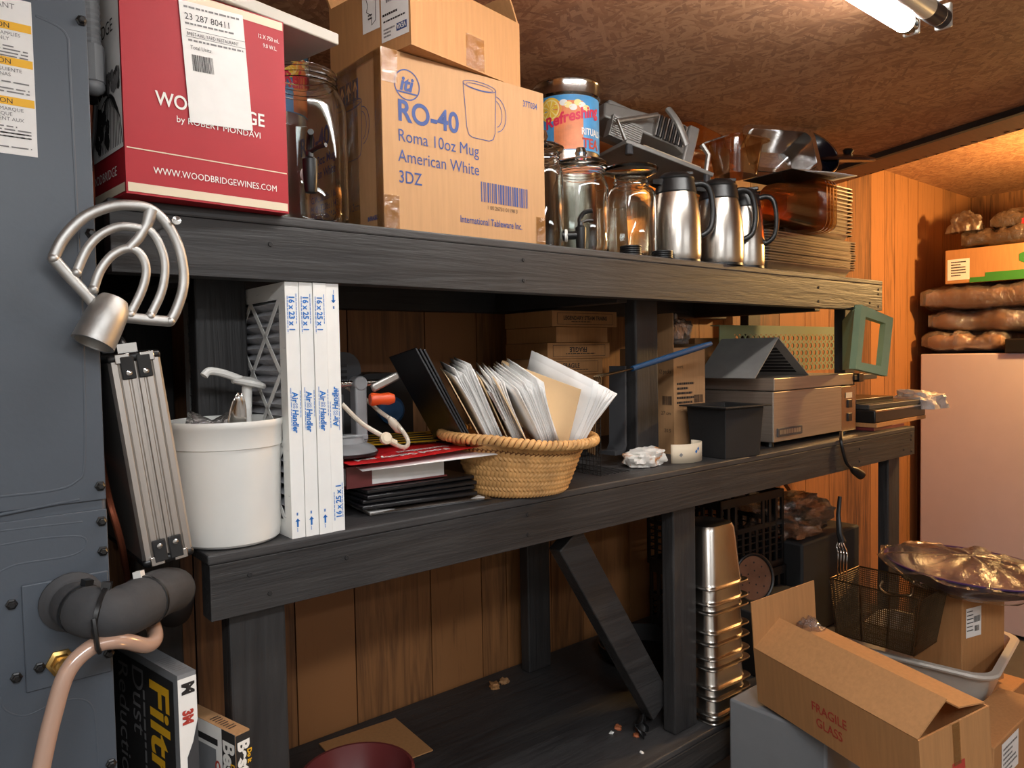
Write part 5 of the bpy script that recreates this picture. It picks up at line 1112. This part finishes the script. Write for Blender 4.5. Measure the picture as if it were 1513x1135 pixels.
# boards, flat boxes and the white bag at the right end
RS = 'flat things piled at the right end of the middle deck'
single(lambda m: m.box(0, 0.22, 0, 0.26, 0, 0.012, MAROON), 'red_book', 'dark red flat book at the bottom of the pile beside the fryer', 'book', (2.522, 0.03, MZ+0.0003), -2, group=RS, bevel=0.001)
single(lambda m: m.box(0, 0.44, 0, 0.28, 0, 0.014, CARD2), 'flat_board', 'tan board sticking out past the deck end under the black box', 'board', (2.52, 0.02, MZ+0.0125), 2, group=RS, bevel=0.001)
t = thing('black_flat_box', 'shiny black flat box with a bright front edge on the tan board', 'box', (2.52, 0.025, MZ+0.027), 1, RS)
m = MB(); m.box(0, 0.43, 0, 0.25, 0, 0.044, BLACKP); m.build('box_body', t, bevel=0.004); m = MB(); m.box(0.0, 0.43, -0.002, 0.0, 0.037, 0.042, CHROME); m.build('edge_strip', t)
single(lambda m: m.box(0, 0.42, 0, 0.25, 0, 0.016, GREYD), 'flat_board', 'brown-black board lying on the shiny black box', 'board', (2.53, 0.05, MZ+0.0715), -3, group=RS, bevel=0.002)
single(lambda m: m.box(0, 0.26, 0, 0.20, 0, 0.018, DARKV), 'binder', 'thin black binder on top of the pile beside the fryer', 'binder', (2.52, 0.09, MZ+0.088), -3, group=RS, bevel=0.002)
single(lambda m: lump(m, 0.085, 0.085, 0.062, BAGW, 0.22, 2.0, 3, 44, 24), 'plastic_bag', 'white plastic bag hanging off the right end of the piled boards', 'bag', (2.985, 0.075, MZ+0.050), -10)
PC = thing('power_cord', 'black power cord with a three-pin plug dangling below the fryer', 'cord', (2.2051, -0.0200, 1.2187))
m = world_mb(PC); m.tube(smoothpts([(2.2533, 0.0100, 1.2354), (2.2167, -0.0080, 1.2126), (2.2215, -0.0120, 1.1791), (2.2370, -0.0150, 1.1444), (2.2615, -0.0180, 1.1251)], 4), 0.0055, BLACKP, 10); m.build('cable', PC)
a = Vector((2.2615, -0.0180, 1.1251)); b = Vector((2.3158, -0.0220, 1.0980)); m = world_mb(PC); m.tube([a, a*0.7+b*0.3, b], [0.007, 0.0125, 0.015], BLACKP, 12); o = m.build('plug', PC)
d = (b-a).normalized(); s_ = Vector((0.3, -0.6, 0.5)).normalized()
for k in range(3): m = world_mb(PC); p = b+s_*(0.009*(k-1)); m.tube([p, p+d*0.017], 0.0022, BRASS, 6); m.build('pin', PC)

# ================================================================== lower left: boxed furnace filters beside the furnace
FB1 = thing('filter_box', 'tall grey and black dust filter box between the furnace and the shelf post', 'box', (0.283, -0.02, 0.44), 10)
W_, D_, H_ = 0.0265, 0.36, 0.62
m = MB(); m.box(0, W_, 0, D_, 0, H_, GREYP); F = frame((0, -0.0007, 0), (1, 0, 0), (0, 0, 1)); S = frame((-0.0007, 0, 0), (0, 0, -1), (0, -1, 0))
# S: x runs down, y runs to the front; origin at front bottom -> shift to top
S = T(0, 0, H_) @ S
m.rect(0.012, H_, -D_, -0.012, INKK, S); m.rect(0, W_, 0.40, H_-0.006, CARTONW, F); m.add([(0.010, 0.0, 0.0003), (W_, 0.0, 0.0003), (W_, 0.55, 0.0003), (0.019, 0.52, 0.0003), (0.010, 0.50, 0.0003)], [(0, 1, 2, 3, 4)], GREYD, F)
m.text('M', 0.024, INKK, F @ T(0.006, H_-0.013, 0.0006) @ RZ(-90), 'LEFT', 0.0012, 0.9); m.text('3M', 0.020, INKR, F @ T(0.006, H_-0.052, 0.0006) @ RZ(-90), 'LEFT', 0.0012, 0.8)
m.text('Filtrete', 0.085, YEL, S @ T(0.022, -0.085, 0.0004), 'LEFT', 0.002, 1.05)
m.text('Dust', 0.055, INKG, S @ T(0.016, -0.145, 0.0004), 'LEFT', 0, 1.0); m.text('Reduction', 0.050, INKG, S @ T(0.022, -0.195, 0.0004), 'LEFT', 0, 1.0)
m.lines(0.05, 0.26, -0.104, 1, .01, .006, INKG, S, 4, 0.0004)
F2 = frame((0, 0.0, H_+0.0006), (1, 0, 0), (0, 1, 0)); m.lines(0.005, 0.022, 0.075, 9, .007, .003, INKG, F2, 4)
m.build('carton_body', FB1, bevel=0.0015, smooth=0)
FB2 = thing('filter_box', 'black and white filter box with tan top leaning by the left shelf post', 'box', (0.359, -0.022, LZ+0.0005), 14)
W_, D_, H_ = 0.0235, 0.16, 0.412
m = MB(); m.box(0, W_, 0, D_, 0, H_, CARD); F = frame((0, -0.0007, 0), (1, 0, 0), (0, 0, 1)); S = T(0, 0, H_) @ frame((-0.0007, 0, 0), (0, 0, -1), (0, -1, 0))
m.rect(0.0, W_, 0.0, H_-0.002, INKK, F); m.rect(0.0, H_, -D_, 0, CARTONW, S); m.rect(0.0, H_, -0.034, 0, INKK, S, 0.0003); m.rect(0.02, 0.03, -0.14, -0.045, INKK, S, 0.0003); m.rect(0.036, 0.4, -0.12, -0.05, GREYP, S, 0.0003)
m.text('Best', 0.026, INKW, F @ T(0.0035, H_-0.012, 0.0004) @ RZ(-90), 'LEFT', 0.0012, 1.05); m.text('Do it', 0.010, YEL, F @ T(0.0185, H_-0.028, 0.0005) @ RZ(-90), 'LEFT', 0.0004, 1.0)
m.text('Best', 0.040, INKW, S @ T(0.014, -0.030, 0.0006), 'LEFT', 0.0014, 0.9); m.text('Do it', 0.014, YEL, S @ T(0.045, -0.012, 0.0007), 'LEFT', 0.0004, 1.0)
for k, c_ in enumerate((INKR, INKB)): m.ring2(0.062+0.045*k, -0.046, 0.010, 0.007, 0.0035, c_, S, 0.0006, 20)
F2 = frame((0, 0.0, H_+0.0006), (1, 0, 0), (0, 1, 0)); m.lines(0.005, 0.019, 0.075, 8, .007, .003, INKK, F2, 4); 
m.build('carton_body', FB2, bevel=0.0015, smooth=0)

# ================================================================== lower deck
BWL = thing('maroon_bowl', 'maroon plastic bowl at the left of the lower deck', 'bowl', (0.690, 0.245, LZ))
m = MB(); m.lathe([(0.060, 0), (0.064, 0.003), (0.092, 0.045), (0.112, 0.108), (0.116, 0.110), (0.116, 0.116), (0.110, 0.116), (0.089, 0.046), (0.058, 0.008), (0.0005, 0.007)], MAROON, None, 48, True, False); m.build('bowl_body', BWL)
single(lambda m: m.box(0, 0.21, 0, 0.20, 0, 0.003, CARD2), 'paper_board', 'dull brown sheet of card lying behind the maroon bowl', 'card', (0.755, 0.400, LZ+0.001), -4, smooth=0)
q = random.Random(12)
for (u, lab, mat, s_) in (((1.38, 0.16), 'largest orange-brown flake on the lower deck', pm('rust_flake', rgb(170, 96, 58), 0.7, var=0.2), 0.011), ((1.385, 0.105), 'orange-brown flake near the middle post on the lower deck', None, 0.009), ((1.35, 0.155), 'small white flake beside the largest brown flake', CARTONW, 0.006), ((1.335, 0.045), 'pale crumb near the front edge of the lower deck', CARTONW, 0.005), ((1.33, 0.56), 'tan crumb against the back wall by the rear post', CARD, 0.016), ((1.29, 0.555), 'grey lump against the back wall left of the tan crumb', CARD2, 0.018)):
    mat = mat or bpy.data.materials['rust_flake']
    single(lambda m: lump(m, s_, s_*0.8, s_*0.5, mat, 0.4, 2.0, q.randint(1, 50), 12, 8, -s_*0.25), 'paint_flake', lab, 'flake', (u[0], u[1], LZ+s_*0.25), q.uniform(0, 90))
single(lambda m: m.grid(lambda u, v: (0.05*u, 0.025*math.sin(v*3), 0.055*v*(1-.4*u)+0.012*math.sin(u*7+v*5)), 8, 8, BLACKP), 'torn_wrapper', 'torn black wrapper at the foot of the middle post on the lower deck', 'wrapper', (1.385, 0.080, LZ+0.001), 25, solid=0.001)
single(lambda m: m.lathe([(0.12, 0), (0.15, 0.02), (0.155, 0.05), (0.15, 0.05), (0.118, 0.006), (0.0005, 0.005)], BLACKP, None, 40, True, False), 'dark_pan', 'round black pan in the shadow against the back wall of the lower deck', 'pan', (1.78, 0.40, LZ+0.001))

# stack of steam-table pans, mouths down
def hotelpan(m, W_, D_, h, mat):
    P = lambda w_, d, r_: rrect(w_, d, r_, 5)
    m.loft([ringz(P(W_+0.0, D_+0.0, 0.022), 0.0), ringz(P(W_+0.003, D_+0.003, 0.023), 0.003), ringz(P(W_, D_, 0.022), 0.0055), ringz(P(W_-0.020, D_-0.020, 0.026), 0.006), ringz(P(W_-0.024, D_-0.024, 0.026), 0.012), ringz(P(W_-0.044, D_-0.044, 0.028), h-0.014), ringz(P(W_-0.052, D_-0.052, 0.03), h-0.003), ringz(P(W_-0.068, D_-0.068, 0.03), h)], mat, None, False, True)
zs = [0.5385, 0.5585, 0.6010, 0.6290, 0.6790, 0.7050, 0.7440, 0.7740, 0.8250, 0.8480, 0.8880]
first = None; q = random.Random(6)
for k, z in enumerate(zs):
    if first is None: mb = MB(); hotelpan(mb, 0.168, 0.160, 0.158, STEEL); first = mb.build('steam_pan', smooth=40); o = first
    else: o = first.copy(); C.objects.link(o)
    lean = (z-LZ)*0.05
    o.location = (1.649-lean*0.6+q.uniform(-.0006, .0006), 0.074+q.uniform(-.0006, .0006), z); o.rotation_euler = (R(q.uniform(-.25, .25)), R(q.uniform(-.25, .25)), R(-2+q.uniform(-.4, .4)))
    n = len(zs); i = n-1-k
    tag(o, ('topmost' if i == 0 else ('bottommost' if i == n-1 else ordinal(i)+' from the top')) + ' upturned steel steam pan in the stack by the middle post', 'pan', 'stacked steam pans')

# black milk crates
def crate(label, loc, rz, W_=0.33, D_=0.30, H_=0.25):
    t = thing('milk_crate', label, 'crate', loc, rz, 'black milk crates on the lower deck')
    m = MB()
    for (x0, x1, y0, y1) in ((0, W_, 0, 0.006), (0, W_, D_-0.006, D_), (0, 0.006, 0, D_), (W_-0.006, W_, 0, D_)):
        lng = x1-x0 > y1-y0; L = (x1-x0) if lng else (y1-y0)
        for z0, z1 in ((0, 0.02), (H_-0.115, H_-0.100), (H_-0.026, H_)): m.box(x0, x1, y0, y1, z0, z1, BLACKP)
        n = 9
        for i in range(n+1):
            a = (L-0.012)*i/n
            hole = 3 <= i <= 5
            if lng: m.box(x0+a, x0+a+0.012, y0, y1, 0.02, H_-0.115 if hole else H_-0.02, BLACKP)
            else: m.box(x0, x1, y0+a, y0+a+0.012, 0.02, H_-0.115 if hole else H_-0.02, BLACKP)
        for i in range(4):
            z = 0.05 + i*0.022
            m.box(x0, x1, y0+0.001, y1-0.001, z, z+0.004, BLACKP)
    for i in range(8): m.box(0, W_, D_*i/8, D_*i/8+0.012, 0, 0.008, BLACKP)
    m.build('crate_body', t, smooth=0); return t
crate('lower black milk crate on the lower deck behind the steam pans', (1.90, 0.20, LZ+0.001), -3)
crate('upper black milk crate with its hand hole showing behind the steam pans', (1.895, 0.205, LZ+0.253), -3)
t = thing('perforated_disc', 'dark-rimmed round steel disc with holes leaning against the milk crates', 'disc', M=T(1.99, 0.155, 0.80) @ RZ(-18) @ RX(80))
m = MB(); m.lathe([(0.0005, 0.0), (0.066, 0.001), (0.070, 0.006)], pm('brown_tinged_steel', rgb(128, 92, 74), 0.4, 0.6, var=0.2, nscale=14), None, 40, False, False)
for rr, n in ((0.022, 5), (0.046, 9)):
    for k in range(n): m.lathe([(0.0005, 0), (0.0028, 0)], BLACKM, T(rr*math.cos(2*math.pi*k/n), rr*math.sin(2*math.pi*k/n), 0.0018), 10, False, False)
m.build('disc_plate', t, smooth=0); m = MB(); m.tube([(0.071*math.cos(2*math.pi*k/40), 0.071*math.sin(2*math.pi*k/40), 0.004) for k in range(40)], 0.0055, BLACKP, 8, True); m.build('rim', t)
single(lambda m: m.box(0, 0.30, 0, 0.10, 0, 0.19, BLACKM), 'black_box', 'black box on the lower deck under the leaning steel disc', 'box', (1.90, 0.09, LZ+0.001), 0, bevel=0.004)
single(lambda m: m.box(0, 0.40, 0, 0.40, 0, 0.32, BLACKM), 'black_tote', 'black tote at the right end of the lower deck behind the fry baskets', 'tote', (2.255, 0.14, LZ+0.001), 0, bevel=0.008)
single(lambda m: lump(m, 0.15, 0.11, 0.07, BAGG, 0.3, 2.2, 21, 44, 24, -0.05), 'plastic_bag', 'smoky plastic bag on the black tote under the middle deck', 'bag', (2.36, 0.26, LZ+0.375), 0)
single(lambda m: m.box(0, 0.30, -0.010, 0.010, 0, 0.030, WOODW, RY(42)), 'wood_strip', 'raw pale wood strip slanting behind the right end of the shelf', 'wood strip', (2.47, 0.42, 1.12), 0, smooth=0)

# ================================================================== right: fry basket, tub, cartons, bowl
TB = thing('bus_tub', 'milky white plastic tub holding a carton and a fry basket', 'tub', (2.355, -0.215, 0.500), 8)
m = MB(); P = lambda w_, d, r_: rrect(w_, d, r_, 6)
m.loft([ringz(P(0.33, 0.31, 0.05), 0.0), ringz(P(0.375, 0.355, 0.05), 0.105), ringz(P(0.378, 0.358, 0.05), 0.108), ringz(P(0.415, 0.395, 0.06), 0.110), ringz(P(0.420, 0.400, 0.06), 0.116), ringz(P(0.412, 0.392, 0.06), 0.121), ringz(P(0.376, 0.356, 0.05), 0.121), ringz(P(0.366, 0.346, 0.05), 0.108), ringz(P(0.32, 0.30, 0.05), 0.006)], MILKY, None, True, True)
m.build('tub_body', TB)
TX = thing('labelled_carton', 'brown carton with a white barcode label standing in the milky tub', 'box', (2.298, -0.318, 0.508), -14)
m = MB(); W_, D_, H_ = 0.198, 0.15, 0.270; m.box(0, W_, 0, D_, 0, H_, CARD2); F = frame((0, -0.0008, 0), (1, 0, 0), (0, 0, 1))
m.rect(0.016, 0.085, 0.155, 0.240, PAPER, F); m.barcode(0.05, 0.08, 0.196, 0.214, INKK, F, 4, 0.0004); m.barcode(0.055, 0.075, 0.170, 0.186, INKK, F, 5, 0.0004); m.lines(0.02, 0.048, 0.232, 6, .011, .003, INKK, F, 5, 0.0004)
m.build('carton_body', TX, bevel=0.003, smooth=0)
def wirebasket(root, A, B, up, depth, nx, nz, nd, mat, tip):
    """A-B bottom front edge, up vector of the front, depth vector; open top"""
    A, B, up, depth = map(Vector, (A, B, up, depth)); e = (B-A)
    n_in = e.normalized()*tip
    def P(u, v, w_):   # u along, v up, w_ depth, sides flare out by tip at the top
        f = v
        return A + e*u + up*v + depth*w_ + e.normalized()*tip*f*(2*u-1) + depth.normalized()*tip*f*(2*w_-1)
    m = MB(root.matrix_basis.inverted()); r_ = 0.0010
    def wire(a, b): m.tube([a, b], r_, mat, 4)
    for w_ in (0, 1):
        for i in range(nx+1): wire(P(i/nx, 0, w_), P(i/nx, 1, w_))
        for j in range(nz+1): wire(P(0, j/nz, w_), P(1, j/nz, w_))
    for u in (0, 1):
        for i in range(nd+1): wire(P(u, 0, i/nd), P(u, 1, i/nd))
        for j in range(nz+1): wire(P(u, j/nz, 0), P(u, j/nz, 1))
    for i in range(nx+1): wire(P(i/nx, 0, 0), P(i/nx, 0, 1))
    for i in range(nd+1): wire(P(0, 0, i/nd), P(1, 0, i/nd))
    m.build('wire_mesh', root, smooth=0)
    m = MB(root.matrix_basis.inverted())
    for v in (0, 1): m.tube([P(0, v, 0), P(1, v, 0), P(1, v, 1), P(0, v, 1)], 0.0026, mat, 8, True)
    for u in (0.03, 0.36, 0.68, 0.98): m.tube([P(u, 1, 0)-depth.normalized()*0.002, P(u, 0, 0)-depth.normalized()*0.002], 0.0022, mat, 8)
    m.build('frame_wire', root)
    return P
WB2 = thing('fry_basket', 'rectangular wire mesh fry basket resting on the rim of the milky tub', 'fry basket', (2.12, -0.15, 0.645))
P = wirebasket(WB2, (2.118, -0.040, 0.650), (2.116, -0.262, 0.650), (0.018, 0, 0.160), (0.15, 0, 0), 44, 26, 24, BRASSD, 0.018)
m = MB(WB2.matrix_basis.inverted()); a = P(0.55, 1, 0); b = P(0.88, 1, 0); o_ = Vector((-0.018, 0, 0.012))
m.tube(smoothpts([P(0.6, 1, 0)+Vector((0, 0, 0.028)), P(0.6, 1, 0)+o_, P(0.7, 1, 0)+o_*1.2-Vector((0, 0, 0.014)), P(0.86, 1, 0)+o_*1.2-Vector((0, 0, 0.006)), P(0.92, 1, 0)+o_, P(0.91, 1, 0)+Vector((0, 0, 0.026))], 4), 0.0036, BRASSD, 8); m.build('front_hook', WB2)
for k in range(4):
    m = MB(WB2.matrix_basis.inverted()); y = -0.030-0.009*k
    m.tube(smoothpts([(2.15, y, 0.805), (2.15, y, 0.845), (2.155, y+0.001, 0.883), (2.165, y+0.012, 0.90), (2.175, -0.028, 0.925)], 4), 0.0024, CHROME, 8); m.build('handle_wire', WB2)
m = MB(WB2.matrix_basis.inverted()); m.tube([(2.172, -0.034, 0.912), (2.178, -0.022, 0.935), (2.19, -0.012, 0.99), (2.20, -0.012, 1.045)], [0.012, 0.010, 0.007, 0.006], BLACKP, 10); m.build('grip', WB2)

PB = thing('purple_bowl', 'wide shallow purple bowl wrapped in clear plastic on top of the carton', 'bowl', M=T(2.40, -0.300, 0.787) @ RX(3) @ RY(2))
m = MB(); m.lathe([(0.12, 0), (0.125, 0.003), (0.19, 0.030), (0.222, 0.062), (0.228, 0.064), (0.228, 0.068), (0.220, 0.068), (0.188, 0.034), (0.12, 0.006), (0.0005, 0.005)], PURPLE, None, 56, True, False); m.build('bowl_body', PB)
m = MB(); nu, nv = 72, 16
def wrapf(u, v):
    a = 2*math.pi*u; t_ = v
    if t_ < 0.5: r_ = 0.14 + (0.246-0.14)*(t_/0.5); z = -0.002 + 0.062*(t_/0.5)**1.3
    else: r_ = 0.246*(1-(t_-0.5)/0.5)+0.001; z = 0.062 + 0.034*math.sin((t_-0.5)*2*math.pi*0.5)
    p = Vector((math.cos(a)*3, math.sin(a)*3, v*6)); k = mnoise.fractal(p, 1.0, 2.0, 4)
    return ((r_*(1+0.05*k))*math.cos(a), (r_*(1+0.05*k))*math.sin(a), z+0.018*k*(0.4 if t_ < 0.2 else 1)*math.sin(math.pi*min(1, t_*1.0)) + 0.006*math.sin(9*a)*math.sin(math.pi*t_))
m.grid(wrapf, nu, nv, film('thin_clear_wrap', (0.96, 0.95, 0.96, 1), 0.0, 0.2, 0.05, rgb(225, 215, 210), 20, 0.6, 1.4)); m.build('plastic_wrap', PB, smooth=60)['label'] = 'crinkled clear plastic wrap'

# long carton lettered FRAGILE GLASS
FM = T(1.573, -0.12, 0.647) @ RZ(-106.468) @ RY(1.87) @ RX(7.529)
FG = thing('fragile_carton', 'long tilted brown carton lettered fragile glass with its flaps ajar', 'box', M=FM)
W_, D_, H_ = 0.441, 0.198, 0.136; t_ = 0.004
m = MB(); m.box(0, W_, 0, t_, 0, H_, CARD2); m.box(0, W_, D_-t_, D_, 0, H_, CARD2); m.box(0, t_, t_, D_-t_, 0, H_, CARD2); m.box(W_-t_, W_, t_, D_-t_, 0, H_, CARD2); m.box(t_, W_-t_, t_, D_-t_, 0, t_, CARD2)
F = frame((0, -0.0008, 0), (1, 0, 0), (0, 0, 1))
m.text('FRAGILE', 0.030, INKR, F @ T(0.176, 0.068, 0) @ RZ(-1), 'LEFT', 0.0002, 0.86); m.text('GLASS', 0.030, INKR, F @ T(0.186, 0.034, 0) @ RZ(-1), 'LEFT', 0.0002, 0.86)
E = frame((W_+0.0008, 0, 0), (0, 1, 0), (0, 0, 1)); m.rect(0.085, 0.120, 0.022, 0.056, INKR, E)
m.build('carton_body', FG, smooth=0)
m = MB(); m.box(0, W_-0.004, 0, 0.098, 0, 0.003, CARD2, T(0.002, 0.001, H_) @ RX(32)); m.build('flap', FG, smooth=0)
m = MB(); m.box(-0.003, 0, 0, D_, 0, 0.118, CARD2, T(0.003, 0, H_) @ RY(2)); m.build('flap', FG, smooth=0)
m = MB(); m.box(0, W_-0.03, -0.075, 0, 0, 0.003, CARD2, T(0.02, D_, H_) @ RX(-12)); m.build('flap', FG, smooth=0)
m = MB(); m.rect(0.09, 0.11, 0.05, 0.136, TAPE, E, 0.0005); m.build('packing_tape', FG, smooth=0)
single(lambda m: lump(m, 0.030, 0.028, 0.045, BAG, 0.35, 2.2, 31, 30, 18), 'plastic_bag', 'scrap of clear plastic poking out of the long fragile carton', 'bag', (1.695, -0.185, 0.79), 20)
# what the pile stands on
single(lambda m: m.box(0, 0.22, 0, 0.25, 0, 0.635, GREYP), 'grey_tote', 'light grey bin standing under the left end of the fragile carton', 'bin', (1.555, -0.30, 0.0), 0, bevel=0.006)
SB = thing('small_carton', 'small tan carton under the middle of the fragile carton', 'box', (1.40, -0.47, 0.0), -16)
m = MB(); m.box(0, 0.20, 0, 0.13, 0, 0.595, CARD); m.lines(0.02, 0.12, 0.115, 3, .012, .005, INKK, frame((0, 0, 0.5958), (1, 0, 0), (0, 1, 0)), 3); m.build('carton_body', SB, bevel=0.003, smooth=0)
LC = thing('corner_carton', 'brown carton with a white label in front of the tall carton under the tub', 'box', (1.93, -0.512, 0.0), 0)
m = MB(); m.box(0, 0.36, 0, 0.10, 0, 0.560, CARD2); F = frame((0, -0.0008, 0), (1, 0, 0), (0, 0, 1)); m.rect(0.05, 0.17, 0.46, 0.55, PAPER, F); m.lines(0.06, 0.16, 0.535, 6, .012, .005, INKG, F, 3, 0.0004); m.build('carton_body', LC, bevel=0.003, smooth=0)
single(lambda m: m.box(0, 0.42, 0, 0.385, 0, 0.498, CARD2), 'large_carton', 'large brown carton under the milky white tub', 'box', (2.14, -0.402, 0.0), 0, bevel=0.004)

# ================================================================== far right: tall appliance with the wrapped linen piled on it
AF = thing('upright_freezer', 'tall pale appliance in the far right corner of the room', 'freezer', (4.316, 0.584, 0))
m = MB(); m.box(0.0, 0.66, -1.15, 0.0, 0.02, 1.455, FRIDGE); m.build('cabinet', AF, bevel=0.006)
for y in (-0.1, -1.05):
    for x in (0.08, 0.58): m = MB(); m.lathe([(0.02, 0), (0.02, 0.025)], BLACKP, T(x, y, 0), 12); m.build('foot', AF)
FZ = 1.456
def pillow(m, x0, x1, y0, y1, z0, z1, mat, seed, amp=0.03, n=60):
    def f(u, v, top):
        x, y = x0+(x1-x0)*u, y0+(y1-y0)*v
        e = (1-abs(2*u-1)**5)*(1-abs(2*v-1)**6)
        P3 = Vector((x*6, y*5, seed+(3 if top else 0))); k = 0.7*mnoise.fractal(P3, 1.0, 2.0, 5) + 0.9*(0.45-abs(mnoise.noise(P3*1.7+Vector((5, y*3, 0))))) + 0.5*(0.3-abs(mnoise.noise(Vector((x*5+y*14, y*9-x*4, seed+1.0))))) + 0.7*(0.28-abs(mnoise.noise(Vector((x*4+y*6, y*24+x*9, seed+4.0)))))
        zc = (z0+z1)/2; h = (z1-z0)/2
        dx = 0.03*mnoise.noise(Vector((y*7, seed, z0*5)))
        return (x+dx, y+0.02*mnoise.noise(Vector((x*8, seed+9, 0))), zc + (h*(0.35+0.65*e**0.5)+amp*k*(1 if top else 0.35))*(1 if top else -1))
    nn = n; vs = []; fs = []
    for top in (0, 1):
        for j in range(nn+1):
            for i in range(nn+1): vs.append(f(i/nn, j/nn, top))
    o = (nn+1)**2
    for j in range(nn):
        for i in range(nn):
            a = j*(nn+1)+i; fs.append((a, a+nn+1, a+nn+2, a+1)); b = o+a; fs.append((b, b+1, b+nn+2, b+nn+1))
    for i in range(nn):
        fs.append((i, i+1, o+i+1, o+i)); a = nn*(nn+1)+i; fs.append((a+1, a, o+a, o+a+1))
        a = i*(nn+1); fs.append((a+nn+1, a, o+a, o+a+nn+1)); a = i*(nn+1)+nn; fs.append((a, a+nn+1, o+a+nn+1, o+a))
    m.add(vs, fs, mat)
LINEN = pm('brown_wrapped_linen', rgb(172, 130, 96), 0.32, var=0.3, nscale=7, bump=0.6, bscale=18)
DLIN = pm('dark_wrapped_linen', rgb(40, 36, 36), 0.25, var=0.5, nscale=8, bump=0.6, bscale=18)
for k, (x0, y1, z0, z1, lab) in enumerate(((4.335, 0.572, FZ, 1.575, 'lowest brown plastic-wrapped bundle lying on the tall appliance'), (4.36, 0.565, 1.560, 1.685, 'middle brown plastic-wrapped bundle on the tall appliance'), (4.32, 0.590, 1.675, 1.815, 'upper brown plastic-wrapped bundle under the green-printed carton'))):
    t = thing('wrapped_bundle', lab, 'bundle', (x0, 0, z0), 0, 'wrapped bundles on the tall appliance')
    m = world_mb(t); pillow(m, x0+0.02, 4.9, 0.21 if k == 0 else -0.48, y1-0.02, z0+0.010, z1-0.012, LINEN, 3+k*7, 0.024); m.build('folded_linen', t, smooth=60)
    m = world_mb(t); pillow(m, x0, 4.92, 0.19 if k == 0 else -0.50, y1, z0+0.008, z1-0.004, BAG, 3+k*7, 0.036); m.build('plastic_wrap', t, smooth=60)
GC = thing('printed_carton', 'long flat carton with green print and a white label on the wrapped bundles', 'box', (4.33, 0.468, 1.826), 0)
m = MB(); m.box(0, 0.5, -0.80, 0, 0, 0.178, CARD2); S = frame((-0.0008, 0, 0), (0, -1, 0), (0, 0, 1))
m.rect(0.012, 0.118, 0.018, 0.128, PAPER, S); m.lines(0.03, 0.10, 0.115, 6, .014, .006, INKK, S, 6, 0.0004); m.rect(0.118, 0.8, 0.0, 0.026, GREENI, S); m.rect(0.19, 0.8, 0.026, 0.046, GREENI, S); m.add([(0.34, 0.09, 0.0002), (0.40, 0.06, 0.0002), (0.6, 0.06, 0.0002), (0.6, 0.15, 0.0002), (0.40, 0.15, 0.0002), (0.34, 0.125, 0.0002)], [(0, 1, 2, 3, 4, 5)], GREENI, S); m.lines(0.40, 0.58, 0.13, 1, .03, .04, INKW, S, 4, 0.0006)
m.build('carton_body', GC, bevel=0.003, smooth=0)
for k, (x0, ya, yb, z0, z1, lab, mt) in enumerate(((4.34, -0.42, 0.40, 2.005, 2.075, 'flat dark plastic-wrapped bundle lying on the green-printed carton', DLIN), (4.40, -0.45, 0.28, 2.075, 2.185, 'dark wrapped bundle with a red patch on top of the pile', DLIN))):
    t = thing('wrapped_bundle', lab, 'bundle', (x0, 0, z0), 0, 'wrapped bundles on the tall appliance')
    m = world_mb(t); pillow(m, x0+0.02, 4.85, ya+0.02, yb-0.02, z0, z1, mt, 23+k*7, 0.02); m.build('folded_linen', t, smooth=60)
    m = world_mb(t); pillow(m, x0, 4.87, ya, yb, z0-0.002, z1+0.01, BAGG, 31+k*5, 0.035); m.build('plastic_wrap', t, smooth=60)
    if k: m = world_mb(t); m.box(4.393, 4.397, 0.0, 0.14, 2.105, 2.135, RED); m.build('red_patch', t, smooth=0)
single(lambda m: lump(m, 0.05, 0.075, 0.095, BAGG, 0.3, 2.2, 41, 40, 24), 'plastic_bag', 'smoky plastic bag standing at the left end of the green-printed carton', 'bag', (4.40, 0.395, 2.10), 0)
single(lambda m: m.box(0, 0.30, 0, 0.34, 0, 0.072, BLACKP), 'black_tray', 'low black tray on the tall appliance beside the lowest wrapped bundle', 'tray', (4.30, -0.16, FZ), 0, bevel=0.006)
